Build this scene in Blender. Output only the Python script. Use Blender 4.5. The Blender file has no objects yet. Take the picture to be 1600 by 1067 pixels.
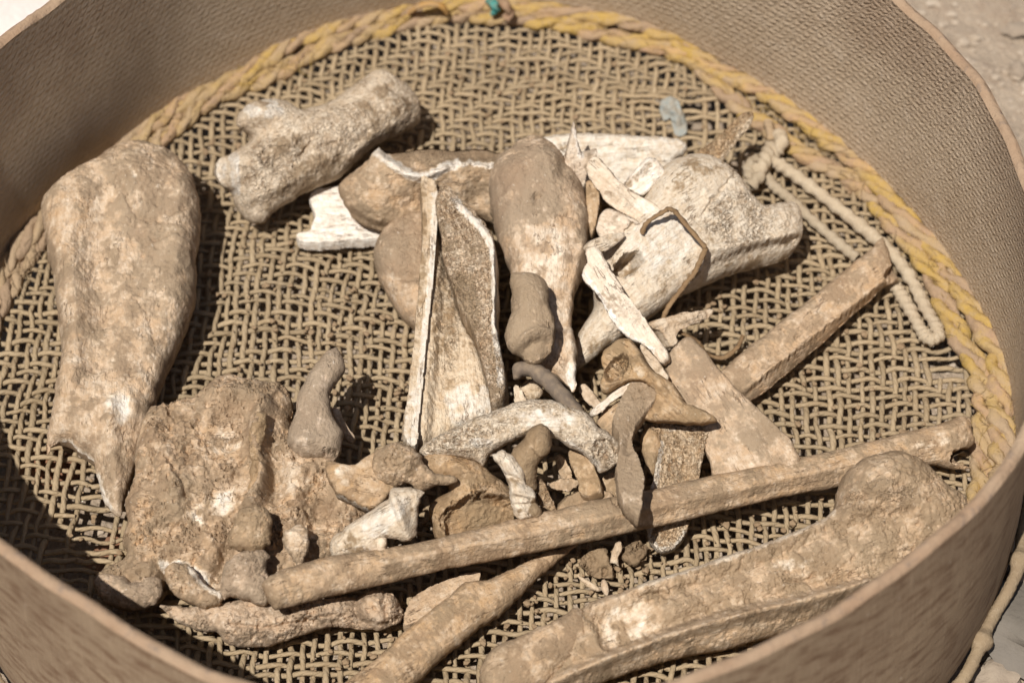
import bpy, math, random
import numpy as np
from mathutils import Vector, Matrix

# ------------------------------------------------------------------ camera, world, sun
S = bpy.context.scene
R0 = 0.25                                   # sieve radius in metres
CAM = np.array([0.0, -2.79607, 4.04119]) * R0
YAW, PITCH, ROLL, FOC = 0.020933, 0.942037, 0.008195, 2.5
W_, H_ = 1600.0, 1067.0
SUN_OFF_AZ, SUN_EL = 58.0, 65.0             # direction shadows run to (deg from +x), elevation

fwd = np.array([math.sin(YAW)*math.cos(PITCH), math.cos(YAW)*math.cos(PITCH), -math.sin(PITCH)])
rt0 = np.array([math.cos(YAW), -math.sin(YAW), 0.0])
up0 = np.cross(rt0, fwd)
rgt = math.cos(ROLL)*rt0 + math.sin(ROLL)*up0
upv = np.cross(rgt, fwd)

cd = bpy.data.cameras.new('camera'); cam = bpy.data.objects.new('camera', cd)
S.collection.objects.link(cam); S.camera = cam
cam.matrix_world = Matrix(((rgt[0], upv[0], -fwd[0], CAM[0]), (rgt[1], upv[1], -fwd[1], CAM[1]),
                           (rgt[2], upv[2], -fwd[2], CAM[2]), (0, 0, 0, 1)))
cd.sensor_width = 36; cd.lens = 36*FOC; cd.clip_start = 0.05; cd.clip_end = 500

wd = bpy.data.worlds.new('World'); S.world = wd; wd.use_nodes = True
wn = wd.node_tree.nodes; bg = wn['Background']; bg.inputs[1].default_value = 0.05
sky = wn.new('ShaderNodeTexSky'); sky.sky_type = 'NISHITA'; sky.sun_disc = False
sky.dust_density = 2.0
wd.node_tree.links.new(sky.outputs[0], bg.inputs[0])
sa = math.radians(SUN_OFF_AZ + 180); se = math.radians(SUN_EL)
sdir = Vector((math.cos(sa)*math.cos(se), math.sin(sa)*math.cos(se), math.sin(se)))
sky.sun_elevation = se; sky.sun_rotation = math.atan2(sdir.x, sdir.y)
sl = bpy.data.lights.new('sun', 'SUN'); sl.energy = 5.0; sl.angle = math.radians(0.5); sl.color = (1.0, 0.965, 0.925)
so = bpy.data.objects.new('sun', sl); S.collection.objects.link(so)
so.rotation_euler = sdir.to_track_quat('Z', 'Y').to_euler(); so.location = (-0.5, -1, 2)
S.view_settings.view_transform = 'Standard'; S.view_settings.look = 'None'
S.view_settings.exposure = 0.10; S.view_settings.gamma = 1.0

# ------------------------------------------------------------------ maths helpers
def ray(px):
    px = np.asarray(px, float).reshape(-1, 2)
    x = (px[:, 0]-W_/2)/(FOC*W_); y = -(px[:, 1]-H_/2)/(FOC*W_)
    return fwd + x[:, None]*rgt + y[:, None]*upv
def at_z(px, z):                              # picture point -> place on the level z
    d = ray(px); t = (z-CAM[2])/d[:, 2]; return CAM + t[:, None]*d
def at_plane(px, p, n):
    d = ray(px); t = ((p-CAM)@n)/(d@n); return CAM + t[:, None]*d
def to_px(P):
    v = P-CAM; f = v@fwd
    return np.stack([(v@rgt)/f*FOC*W_+W_/2, -(v@upv)/f*FOC*W_+H_/2], -1)

def _h(ix, iy, seed):
    n = (ix.astype(np.int64)*374761393 + iy.astype(np.int64)*668265263 + seed*1442695041) & 0xffffffff
    n = ((n ^ (n >> 13))*1274126177) & 0xffffffff
    n = ((n ^ (n >> 16))*2246822519) & 0xffffffff
    return ((n ^ (n >> 15)) & 0xffffff)/float(0x1000000)
def gn(x, y, seed=0):
    xi = np.floor(x); yi = np.floor(y); fx = x-xi; fy = y-yi
    u = fx*fx*fx*(fx*(fx*6-15)+10); v = fy*fy*fy*(fy*(fy*6-15)+10)
    def g(a, b):
        t = _h(xi+a, yi+b, seed)*6.2831853; return np.cos(t)*(fx-a)+np.sin(t)*(fy-b)
    return ((g(0, 0)*(1-u)+g(1, 0)*u)*(1-v)+(g(0, 1)*(1-u)+g(1, 1)*u)*v)*1.5
def fbm(x, y, o=4, seed=0):
    a = 1.0; s = 0; t = 0
    for k in range(o):
        s = s+a*gn(x*2**k+17.3*k, y*2**k-9.1*k, seed+k*7); t += a; a *= 0.5
    return s/t*1.4
def worley(x, y, seed=0, ids=False):
    xi = np.floor(x); yi = np.floor(y); d1 = np.full(x.shape, 9.0); d2 = d1.copy(); rid = np.zeros(x.shape)
    for a in (-1, 0, 1):
        for b in (-1, 0, 1):
            px = xi+a+_h(xi+a, yi+b, seed); py = yi+b+_h(xi+a, yi+b, seed+91)
            d = np.hypot(px-x, py-y); d2 = np.minimum(d2, np.maximum(d, d1)); rid = np.where(d < d1, _h(xi+a, yi+b, seed+7), rid); d1 = np.minimum(d1, d)
    return (d1, d2, rid) if ids else (d1, d2)
def sstep(a, b, x):
    t = np.clip((x-a)/(b-a), 0, 1); return t*t*(3-2*t)
def crom(pts, per=6, closed=True):
    P = np.asarray(pts, float); n = len(P); out = []
    for i in range(n if closed else n-1):
        if closed: a, b, c, d = P[(i-1) % n], P[i], P[(i+1) % n], P[(i+2) % n]
        else: a, b, c, d = P[max(i-1, 0)], P[i], P[i+1], P[min(i+2, n-1)]
        for k in range(per):
            t = k/per
            out.append(0.5*((2*b)+(c-a)*t+(2*a-5*b+4*c-d)*t*t+(3*b-a-3*c+d)*t**3))
    if not closed: out.append(P[-1])
    return np.array(out)
def seg_dist(P, poly, closed=False):          # distance of each point to a polyline, nearest point, position along
    A = np.asarray(poly, float); B = np.roll(A, -1, 0)
    if not closed: A = A[:-1]; B = B[:-1]
    best = np.full(len(P), 1e18); near = np.zeros_like(P)
    for a, b in zip(A, B):
        ab = b-a; t = np.clip(((P-a)@ab)/max(ab@ab, 1e-18), 0, 1)
        q = a+t[:, None]*ab; d = ((P-q)**2).sum(1); m = d < best
        best[m] = d[m]; near[m] = q[m]
    return np.sqrt(best), near
def inside(P, poly):
    A = np.asarray(poly, float); B = np.roll(A, -1, 0); c = np.zeros(len(P), bool); x, y = P[:, 0], P[:, 1]
    for (x0, y0), (x1, y1) in zip(A, B):
        if y0 == y1: continue
        m = ((y0 > y) != (y1 > y)) & (x < (x1-x0)*(y-y0)/(y1-y0)+x0); c ^= m
    return c

# ------------------------------------------------------------------ object helpers
COL = S.collection
def mesh_obj(name, V, F, mat, parent=None, smooth=True, loc=None, attr=None, sharp=None, rot=None):
    me = bpy.data.meshes.new(name); V = np.asarray(V, float)
    o = bpy.data.objects.new(name, me); COL.objects.link(o)
    if loc is not None: V = V-np.asarray(loc); o.location = loc
    if rot is not None: V = V@rot; o.rotation_euler = Matrix(rot.tolist()).to_euler()
    F = np.asarray(F)
    me.vertices.add(len(V)); me.vertices.foreach_set('co', V.astype(np.float32).ravel())
    k = F.shape[1]
    me.loops.add(F.size); me.loops.foreach_set('vertex_index', F.astype(np.int32).ravel())
    me.polygons.add(len(F)); me.polygons.foreach_set('loop_start', np.arange(0, F.size, k, dtype=np.int32))
    me.polygons.foreach_set('loop_total', np.full(len(F), k, np.int32))
    me.update(calc_edges=True); me.validate()
    me.polygons.foreach_set('use_smooth', np.full(len(me.polygons), smooth))
    if attr is not None and len(me.vertices) == len(attr):
        a = me.attributes.new('mask', 'FLOAT_COLOR', 'POINT'); a.data.foreach_set('color', np.asarray(attr, np.float32).ravel())
    if sharp: me.set_sharp_from_angle(angle=math.radians(sharp))
    me.materials.append(mat)
    if parent: o.parent = parent
    return o
def tag(o, label=None, cat=None, group=None, kind=None):
    if label: o['label'] = label
    if cat: o['category'] = cat
    if group: o['group'] = group
    if kind: o['kind'] = kind
    return o
def tube(path, rad, sides=7, closed=False, squash=1.0, twist=None):
    P = np.asarray(path, float); n = len(P); rad = np.broadcast_to(np.asarray(rad, float), (n,))
    T = np.roll(P, -1, 0)-np.roll(P, 1, 0)
    if not closed: T[0] = P[1]-P[0]; T[-1] = P[-1]-P[-2]
    T /= np.linalg.norm(T, axis=1)[:, None]+1e-12
    N = np.cross(T, [0, 0, 1.0]); l = np.linalg.norm(N, axis=1); N[l < 1e-4] = [1, 0, 0]; N /= np.linalg.norm(N, axis=1)[:, None]
    B = np.cross(T, N)
    a = np.arange(sides)/sides*2*np.pi+np.pi/2
    V = P[:, None]+rad[:, None, None]*(np.cos(a)[None, :, None]*N[:, None]+squash*np.sin(a)[None, :, None]*B[:, None])
    V = V.reshape(-1, 3); F = []
    i = np.arange(n if closed else n-1); j = np.arange(sides)
    I, J = np.meshgrid(i, j, indexing='ij'); I2 = (I+1) % n; J2 = (J+1) % sides
    F = np.stack([I*sides+J, I*sides+J2, I2*sides+J2, I2*sides+J], -1).reshape(-1, 4)
    if not closed:
        c0 = len(V); V = np.vstack([V, P[0]-T[0]*rad[0]*0.4, P[-1]+T[-1]*rad[-1]*0.4])
        k = np.arange(sides); k2 = (k+1) % sides; b = (n-1)*sides
        F = np.vstack([F, np.stack([k2, k, np.full(sides, c0), np.full(sides, c0)], -1), np.stack([b+k, b+k2, np.full(sides, c0+1), np.full(sides, c0+1)], -1)])
    return V, F

# ------------------------------------------------------------------ materials
def newmat(name):
    m = bpy.data.materials.new(name); m.use_nodes = True
    nt = m.node_tree; b = nt.nodes['Principled BSDF']
    b.inputs['Roughness'].default_value = 0.9; b.inputs['Specular IOR Level'].default_value = 0.2
    return m, nt, b
class NT:
    def __init__(s, nt): s.nt = nt
    def n(s, t, **k):
        o = s.nt.nodes.new(t)
        for a, v in k.items(): setattr(o, a, v)
        return o
    def l(s, a, b): s.nt.links.new(a, b)
    def noise(s, vec, scale, detail=4, rough=0.6, dist=0):
        o = s.n('ShaderNodeTexNoise'); o.inputs['Scale'].default_value = scale; o.inputs['Detail'].default_value = detail
        o.inputs['Roughness'].default_value = rough; o.inputs['Distortion'].default_value = dist
        if vec is not None: s.l(vec, o.inputs['Vector'])
        return o.outputs['Fac']
    def vor(s, vec, scale, feat='F1', rnd=1.0):
        o = s.n('ShaderNodeTexVoronoi', feature=feat); o.inputs['Scale'].default_value = scale; o.inputs['Randomness'].default_value = rnd
        if vec is not None: s.l(vec, o.inputs['Vector'])
        return o.outputs['Distance']
    def ramp(s, f, stops):
        o = s.n('ShaderNodeValToRGB'); e = o.color_ramp.elements
        while len(e) < len(stops): e.new(0.5)
        for k, (p, c) in enumerate(stops):
            e[k].position = p; e[k].color = (c, c, c, 1) if not isinstance(c, tuple) else (*c, 1)
        s.l(f, o.inputs[0]); return o.outputs[0]
    def mix(s, f, a, b, mode='MIX'):
        o = s.n('ShaderNodeMix', data_type='RGBA', blend_type=mode)
        for i, v in ((0, f), (6, a), (7, b)):
            if isinstance(v, (int, float)): o.inputs[i].default_value = v
            elif isinstance(v, tuple): o.inputs[i].default_value = (*v, 1)
            else: s.l(v, o.inputs[i])
        return o.outputs[2]
    def math(s, op, a, b=None, clamp=False):
        o = s.n('ShaderNodeMath', operation=op); o.use_clamp = clamp
        for i, v in ((0, a), (1, b)):
            if v is None: continue
            if isinstance(v, (int, float)): o.inputs[i].default_value = v
            else: s.l(v, o.inputs[i])
        return o.outputs[0]
    def bump(s, h, dist, strength=1.0, normal=None):
        o = s.n('ShaderNodeBump'); o.inputs['Strength'].default_value = strength; o.inputs['Distance'].default_value = dist
        s.l(h, o.inputs['Height'])
        if normal is not None: s.l(normal, o.inputs['Normal'])
        return o.outputs[0]
    def coords(s, rand=True):
        tc = s.n('ShaderNodeTexCoord')
        if not rand: return tc.outputs['Object']
        oi = s.n('ShaderNodeObjectInfo'); m = s.math('MULTIPLY', oi.outputs['Random'], 37.0)
        v = s.n('ShaderNodeVectorMath', operation='ADD'); s.l(tc.outputs['Object'], v.inputs[0]); s.l(m, v.inputs[1])
        return v.outputs[0]

DIRT1, DIRT2, DIRT3 = (0.268, 0.188, 0.112), (0.330, 0.242, 0.153), (0.205, 0.137, 0.080)
def bone_material():
    m, nt, b = newmat('old_bone'); s = NT(nt); v = s.coords()
    at = s.n('ShaderNodeAttribute', attribute_name='mask'); sp = s.n('ShaderNodeSeparateColor'); s.l(at.outputs['Color'], sp.inputs[0])
    dirt, white, sponge, orange = sp.outputs[0], sp.outputs[1], sp.outputs[2], at.outputs['Alpha']
    n1 = s.noise(v, 60, 5, 0.6); n2 = s.noise(v, 260, 4, 0.65); n3 = s.noise(v, 1100, 3, 0.6); n4 = s.noise(v, 25, 3, 0.5)
    bone = s.mix(s.ramp(n1, [(0.3, 0.0), (0.7, 1.0)]), (0.40, 0.272, 0.162), (0.53, 0.395, 0.265))
    bone = s.mix(s.ramp(n2, [(0.45, 0.0), (0.70, 0.75)]), bone, (0.66, 0.535, 0.39))
    og = s.math('MULTIPLY', orange, s.ramp(s.noise(v, 120, 4, 0.65), [(0.38, 0.0), (0.62, 0.85)]), True)
    bone = s.mix(og, bone, (0.455, 0.285, 0.145))
    wn_ = s.math('ADD', s.math('MULTIPLY', s.noise(v, 150, 5, 0.7), 1.5), s.math('MULTIPLY', s.noise(v, 700, 3, 0.6), 0.5))
    wf = s.ramp(s.math('ADD', white, s.math('SUBTRACT', wn_, 1.0)), [(0.08, 0.0), (0.62, 1.0)])
    wcol = s.mix(s.ramp(white, [(0.62, 0.0), (0.92, 1.0)]), (0.70, 0.585, 0.44), (0.79, 0.725, 0.62))
    wcol = s.mix(s.ramp(n2, [(0.35, 0.6), (0.6, 0.0)]), wcol, (0.56, 0.42, 0.28))
    bone = s.mix(wf, bone, wcol)
    # pores of spongy bone are packed with soil
    pn = s.noise(v, 560, 2, 0.55, 0.4); pn2 = s.noise(v, 1000, 2, 0.6)
    pores = s.math('MAXIMUM', s.ramp(pn, [(0.37, 1.0), (0.50, 0.0)]), s.ramp(pn2, [(0.34, 0.8), (0.48, 0.0)]))
    pores = s.math('MULTIPLY', pores, s.math('MULTIPLY', sponge, s.ramp(s.noise(v, 90, 3, 0.6), [(0.3, 0.45), (0.6, 1.0)])), True)
    bone = s.mix(s.math('MULTIPLY', pores, 0.75), bone, (0.21, 0.125, 0.068))
    dcol = s.mix(s.ramp(n1, [(0.3, 0.0), (0.7, 1.0)]), DIRT1, DIRT2)
    dcol = s.mix(s.ramp(n4, [(0.5, 0.0), (0.72, 0.38)]), dcol, DIRT3)
    dcol = s.mix(s.ramp(n3, [(0.55, 0.0), (0.78, 0.5)]), dcol, (0.43, 0.33, 0.235))
    rs = s.math('MULTIPLY', orange, s.ramp(s.noise(v, 38, 4, 0.6), [(0.42, 0.0), (0.62, 0.6)]), True)
    dcol = s.mix(rs, dcol, (0.305, 0.190, 0.107))
    mp = s.n('ShaderNodeMapping'); mp.inputs['Scale'].default_value = (0.09, 1, 1); s.l(v, mp.inputs['Vector'])
    grain = s.noise(mp.outputs[0], 900, 3, 0.6)
    bone = s.mix(s.ramp(grain, [(0.50, 0.0), (0.72, 0.45)]), bone, (0.33, 0.22, 0.13))
    mp2 = s.n('ShaderNodeMapping'); mp2.inputs['Scale'].default_value = (0.16, 1, 1); s.l(v, mp2.inputs['Vector'])
    ck = s.math('ABSOLUTE', s.math('SUBTRACT', s.noise(mp2.outputs[0], 230, 3, 0.55), 0.5))
    ck = s.math('MULTIPLY', s.ramp(ck, [(0.006, 1.0), (0.016, 0.0)]), s.ramp(s.noise(v, 70, 3, 0.6), [(0.50, 0.0), (0.60, 1.0)]), True)
    bone = s.mix(s.math('MULTIPLY', ck, 0.7), bone, (0.16, 0.095, 0.052))
    # ragged edge of the soil skin
    d = s.math('ADD', dirt, s.math('MULTIPLY', s.math('SUBTRACT', s.math('ADD', s.noise(v, 480, 6, 0.75), s.noise(v, 110, 5, 0.7)), 1.0), 1.25))
    df = s.ramp(d, [(0.28, 0.0), (0.80, 1.0)])
    col = s.mix(s.math('MULTIPLY', df, s.math('SUBTRACT', 0.95, s.math('MULTIPLY', pores, 0.6))), bone, dcol)
    fl = s.ramp(s.noise(v, 520, 2, 0.5), [(0.70, 0.0), (0.76, 1.0)])
    col = s.mix(s.math('MULTIPLY', fl, 0.55), col, (0.60, 0.50, 0.39))
    oi = s.n('ShaderNodeObjectInfo'); hv = s.n('ShaderNodeHueSaturation'); s.l(col, hv.inputs['Color'])
    s.l(s.math('ADD', s.math('MULTIPLY', oi.outputs['Random'], 0.20), 0.90), hv.inputs['Value']); s.l(s.math('SUBTRACT', 1.12, s.math('MULTIPLY', oi.outputs['Random'], 0.25)), hv.inputs['Saturation'])
    s.l(hv.outputs[0], b.inputs['Base Color'])
    n5 = s.noise(v, 2300, 2, 0.7)
    nb = s.bump(s.math('ADD', s.math('MULTIPLY', n2, 1.0), s.math('ADD', s.math('MULTIPLY', n3, 0.5), s.math('MULTIPLY', n5, 0.28))), 0.0020, 0.6)
    nb = s.bump(df, 0.0005, 0.6, nb)
    hole = s.math('SUBTRACT', 1.0, pores)
    nb = s.bump(hole, 0.0014, 0.85, nb); bm_ = s.math('SUBTRACT', 1.0, s.math('MULTIPLY', df, 0.6))
    nb = s.bump(s.math('MULTIPLY', s.math('SUBTRACT', grain, s.math('MULTIPLY', ck, 1.2)), bm_), 0.0010, 0.6, nb)
    s.l(nb, b.inputs['Normal'])
    b.inputs['Roughness'].default_value = 0.93; b.inputs['Specular IOR Level'].default_value = 0.12
    return m
def cord_material(name, c1, c2, c3, scale=300, twist=False):
    m, nt, b = newmat(name); s = NT(nt); v = s.coords()
    n1 = s.noise(v, 45, 4, 0.6); n2 = s.noise(v, scale, 4, 0.65); n3 = s.noise(v, 1500, 2, 0.6)
    col = s.mix(s.ramp(n1, [(0.35, 0.0), (0.68, 1.0)]), c1, c2); col = s.mix(s.ramp(n2, [(0.5, 0.0), (0.75, 0.7)]), col, c3)
    oi = s.n('ShaderNodeObjectInfo'); hv = s.n('ShaderNodeHueSaturation'); s.l(col, hv.inputs['Color'])
    s.l(s.math('ADD', s.math('MULTIPLY', oi.outputs['Random'], 0.24), 0.88), hv.inputs['Value']); s.l(hv.outputs[0], b.inputs['Base Color'])
    nb = s.bump(s.math('ADD', n2, s.math('MULTIPLY', n3, 0.5)), 0.0012, 0.65)
    if twist:
        at = s.n('ShaderNodeAttribute', attribute_name='mask'); sp = s.n('ShaderNodeSeparateColor'); s.l(at.outputs['Color'], sp.inputs[0])
        tw = s.math('ABSOLUTE', s.math('SINE', s.math('MULTIPLY', sp.outputs[0], math.pi)))
        nb = s.bump(s.math('POWER', tw, 0.5), 0.0007, 0.5, nb)
    s.l(nb, b.inputs['Normal'])
    b.inputs['Roughness'].default_value = 0.95; b.inputs['Specular IOR Level'].default_value = 0.08
    return m
M_BONE = bone_material()
M_STRAND = cord_material('dusty_cord', (0.355, 0.268, 0.165), (0.300, 0.218, 0.128), (0.43, 0.335, 0.22), 420, True)
M_REPAIR = cord_material('pale_cord', (0.42, 0.34, 0.235), (0.36, 0.28, 0.19), (0.50, 0.42, 0.31), 500)
M_REPAIR2 = cord_material('foot_cord', (0.30, 0.222, 0.135), (0.25, 0.18, 0.11), (0.36, 0.275, 0.18), 400)
M_TWIG = cord_material('dry_stem', (0.20, 0.125, 0.066), (0.26, 0.17, 0.09), (0.15, 0.09, 0.045), 500)
M_SOIL = cord_material('soil_clod', DIRT1, DIRT3, DIRT2, 260)

def wall_material(inner):
    m, nt, b = newmat('rubber_inside' if inner else 'rubber_outside'); s = NT(nt)
    uv = s.n('ShaderNodeUVMap'); uv.uv_map = 'UVMap'; v = uv.outputs[0]
    sep = s.n('ShaderNodeSeparateXYZ'); s.l(v, sep.inputs[0]); u, w = sep.outputs[0], sep.outputs[1]
    n1 = s.noise(v, 14, 5, 0.65); n2 = s.noise(v, 90, 5, 0.65); n3 = s.noise(v, 700, 3, 0.6)
    if inner:
        warp = s.math('MULTIPLY', s.noise(v, 70, 3, 0.6), 4.5); warp2 = s.math('MULTIPLY', s.noise(v, 60, 3, 0.6), 7.5)
        ww = s.math('ADD', s.math('MULTIPLY', w, 2*math.pi/0.0038), warp)
        uu = s.math('ADD', s.math('MULTIPLY', u, 2*math.pi/0.0047), warp2)
        row = s.math('SINE', ww)
        tuft = s.math('SINE', s.math('ADD', uu, s.math('MULTIPLY', ww, 0.5)))
        weave = s.math('MULTIPLY', s.math('ADD', row, 1.0), s.math('ADD', tuft, 1.0))
        col = s.mix(s.ramp(n1, [(0.3, 0.0), (0.7, 1.0)]), (0.56, 0.435, 0.30), (0.455, 0.34, 0.225))
        col = s.mix(s.ramp(n2, [(0.5, 0.0), (0.75, 0.6)]), col, (0.64, 0.515, 0.38))
        # upper band is worn to bare brown rubber
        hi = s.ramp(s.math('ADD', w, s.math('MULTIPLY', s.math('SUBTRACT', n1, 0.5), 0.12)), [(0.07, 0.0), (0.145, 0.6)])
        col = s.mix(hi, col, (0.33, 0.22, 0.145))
        fl = s.ramp(s.noise(v, 330, 2, 0.5), [(0.72, 0.0), (0.77, 1.0)]); col = s.mix(s.math('MULTIPLY', fl, 0.5), col, (0.5, 0.42, 0.34))
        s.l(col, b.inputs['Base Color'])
        nb = s.bump(s.math('MULTIPLY', weave, s.ramp(s.noise(v, 7, 3, 0.6), [(0.35, 0.45), (0.65, 1.0)])), 0.0008, 0.5)
        sl_ = s.n('ShaderNodeCombineXYZ'); s.l(s.math('ADD', u, s.math('MULTIPLY', w, 0.9)), sl_.inputs[0]); s.l(s.math('MULTIPLY', s.math('SUBTRACT', w, s.math('MULTIPLY', u, 0.35)), 0.36), sl_.inputs[1])
        tf = s.noise(sl_.outputs[0], 620, 3, 0.65)
        nb = s.bump(s.math('ADD', s.math('MULTIPLY', n2, 0.35), s.math('ADD', s.math('MULTIPLY', n3, 0.4), s.math('MULTIPLY', tf, 1.1))), 0.0026, 0.75, nb)
    else:
        st = s.n('ShaderNodeCombineXYZ'); s.l(s.math('MULTIPLY', u, 13.0), st.inputs[0]); s.l(w, st.inputs[1])
        n4 = s.noise(st.outputs[0], 60, 4, 0.6)
        st2 = s.n('ShaderNodeCombineXYZ'); s.l(u, st2.inputs[0]); s.l(s.math('MULTIPLY', w, 3.0), st2.inputs[1])
        n5 = s.noise(st2.outputs[0], 70, 4, 0.6)
        col = s.mix(s.ramp(n1, [(0.3, 0.0), (0.7, 1.0)]), (0.31, 0.226, 0.143), (0.22, 0.152, 0.096))
        col = s.mix(s.ramp(n4, [(0.45, 0.0), (0.8, 0.6)]), col, (0.38, 0.285, 0.19))
        col = s.mix(s.ramp(n5, [(0.47, 0.0), (0.66, 0.85)]), col, (0.14, 0.078, 0.043))
        fl = s.ramp(s.noise(v, 300, 2, 0.5), [(0.71, 0.0), (0.76, 1.0)]); col = s.mix(s.math('MULTIPLY', fl, 0.6), col, (0.5, 0.42, 0.33))
        s.l(col, b.inputs['Base Color'])
        nb = s.bump(n4, 0.0009, 0.4); nb = s.bump(s.math('ADD', n2, s.math('MULTIPLY', n3, 0.6)), 0.0013, 0.45, nb)
    s.l(nb, b.inputs['Normal']); b.inputs['Roughness'].default_value = 0.8; b.inputs['Specular IOR Level'].default_value = 0.25
    return m
def rim_material():
    m, nt, b = newmat('worn_rim'); s = NT(nt); v = s.coords(False)
    n1 = s.noise(v, 30, 5, 0.6); n2 = s.noise(v, 190, 4, 0.65)
    col = s.mix(s.ramp(n1, [(0.35, 0.0), (0.65, 1.0)]), (0.30, 0.195, 0.12), (0.36, 0.255, 0.165))
    col = s.mix(s.ramp(n2, [(0.56, 0.0), (0.74, 0.8)]), col, (0.15, 0.12, 0.10)); s.l(col, b.inputs['Base Color'])
    s.l(s.bump(s.math('ADD', n1, n2), 0.003, 0.6), b.inputs['Normal']); return m
def ground_material():
    m, nt, b = newmat('dry_earth'); s = NT(nt); v = s.coords(False)
    n1 = s.noise(v, 7, 6, 0.65); n2 = s.noise(v, 60, 6, 0.7); n3 = s.noise(v, 420, 3, 0.6)
    col = s.mix(s.ramp(n1, [(0.35, 0.0), (0.65, 1.0)]), (0.31, 0.235, 0.165), (0.39, 0.305, 0.22))
    col = s.mix(s.ramp(n2, [(0.5, 0.0), (0.72, 0.7)]), col, (0.27, 0.19, 0.13))
    col = s.mix(s.ramp(n3, [(0.55, 0.0), (0.75, 0.5)]), col, (0.55, 0.46, 0.37)); s.l(col, b.inputs['Base Color'])
    s.l(s.bump(s.math('ADD', n2, s.math('MULTIPLY', n3, 0.4)), 0.01, 0.7), b.inputs['Normal']); return m
def stone_material(name, c1, c2):
    m, nt, b = newmat(name); s = NT(nt); v = s.coords()
    n1 = s.noise(v, 40, 5, 0.6); n2 = s.noise(v, 300, 4, 0.65)
    oi = s.n('ShaderNodeObjectInfo')
    col = s.mix(s.ramp(n1, [(0.35, 0.0), (0.65, 1.0)]), c1, c2); s.l(col, b.inputs['Base Color'])
    s.l(s.bump(n2, 0.002, 0.5), b.inputs['Normal']); return m
def rope_material(name, c, dusty, c2):
    m, nt, b = newmat(name); s = NT(nt); v = s.coords()
    n1 = s.noise(v, 16, 4, 0.6); n2 = s.noise(v, 130, 5, 0.7); n3 = s.noise(v, 900, 3, 0.65)
    col = s.mix(s.ramp(n2, [(0.38, 0.0), (0.66, 0.7)]), c, c2)
    col = s.mix(s.ramp(n1, [(0.42, 0.0), (0.60, 0.92)]), col, dusty)
    col = s.mix(s.ramp(s.noise(v, 380, 4, 0.65), [(0.5, 0.0), (0.7, 0.6)]), col, dusty)
    sx = s.n('ShaderNodeSeparateXYZ'); s.l(s.coords(False), sx.inputs[0]); lx = s.ramp(s.math('ADD', s.math('MULTIPLY', sx.outputs[0], -2.5), s.math('MULTIPLY', n1, 0.3)), [(0.45, 0.0), (0.62, 0.85)])
    col = s.mix(lx, col, dusty); s.l(col, b.inputs['Base Color'])
    s.l(s.bump(s.math('ADD', n2, s.math('MULTIPLY', n3, 0.7)), 0.002, 0.7), b.inputs['Normal']); b.inputs['Roughness'].default_value = 0.95
    b.inputs['Specular IOR Level'].default_value = 0.08
    return m
def plain(name, c):
    m, nt, b = newmat(name); s = NT(nt); v = s.coords(); n = s.noise(v, 200, 4, 0.6)
    s.l(s.mix(s.ramp(n, [(0.4, 0.0), (0.7, 0.6)]), c, DIRT2), b.inputs['Base Color']); s.l(s.bump(n, 0.001, 0.5), b.inputs['Normal']); return m

# ------------------------------------------------------------------ the sieve
def perI(tab, th):                            # periodic interpolation of radius over azimuth (degrees)
    a = np.array([t[0] for t in tab], float); r = np.array([t[1] for t in tab], float)
    a = np.r_[a-360, a, a+360]; r = np.r_[r, r, r]; th = (np.asarray(th)+180) % 360-180
    v = 0
    for d in (-8, -4, 0, 4, 8): v = v+np.interp(th+d, a, r)
    return v/5
FLOOR_R = [(-180, 1.03), (-140, 1.0), (-90, 0.99), (-45, 1.0), (-5, 1.022), (5, 1.011), (20, 0.985), (37, 0.964), (52, 0.974), (67, 1.02), (80, 1.034), (97, 1.042), (106, 1.015), (117, 0.988), (127, 0.972), (138, 0.972), (155, 1.0)]
RIM_R = [(-180, 1.085), (-166, 1.075), (-152, 1.035), (-141, 0.993), (-133, 0.965), (-125, 0.957), (-114, 0.962), (-95, 0.95), (-70, 0.934), (-55, 0.937), (-40, 0.967), (-31, 0.99), (-26, 1.0), (-10, 0.985), (5, 0.964), (18, 0.962), (35, 0.95), (60, 0.945), (90, 0.95), (120, 0.94), (144, 0.945), (154, 0.978), (166, 1.05)]
HW = 0.531*R0
sieve = bpy.data.objects.new('sieve', None); COL.objects.link(sieve)
tag(sieve, 'round brown rubber walled sieve with woven cord floor and yellow rope edging holding the bones', 'sieve')
def wall_pt(th, f, off):                      # azimuth deg, fraction up the wall, outward offset
    a = np.radians(th)
    r = perI(FLOOR_R, th)*(1-f)+perI(RIM_R, th)*f
    r = r*R0+off+0.0016*np.sin(a*9+1.3)*np.sin(math.pi*f)
    z = -0.006+(HW+0.006)*f+0.0022*f*(np.sin(a*7)+0.6*np.sin(a*17+2)+0.5*np.sin(a*41))*0.6
    return np.stack([r*np.cos(a), r*np.sin(a), z], -1)
NT_ = 540; NF = 16; th = np.arange(NT_)/NT_*360-180
TH_W = 0.0056
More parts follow.
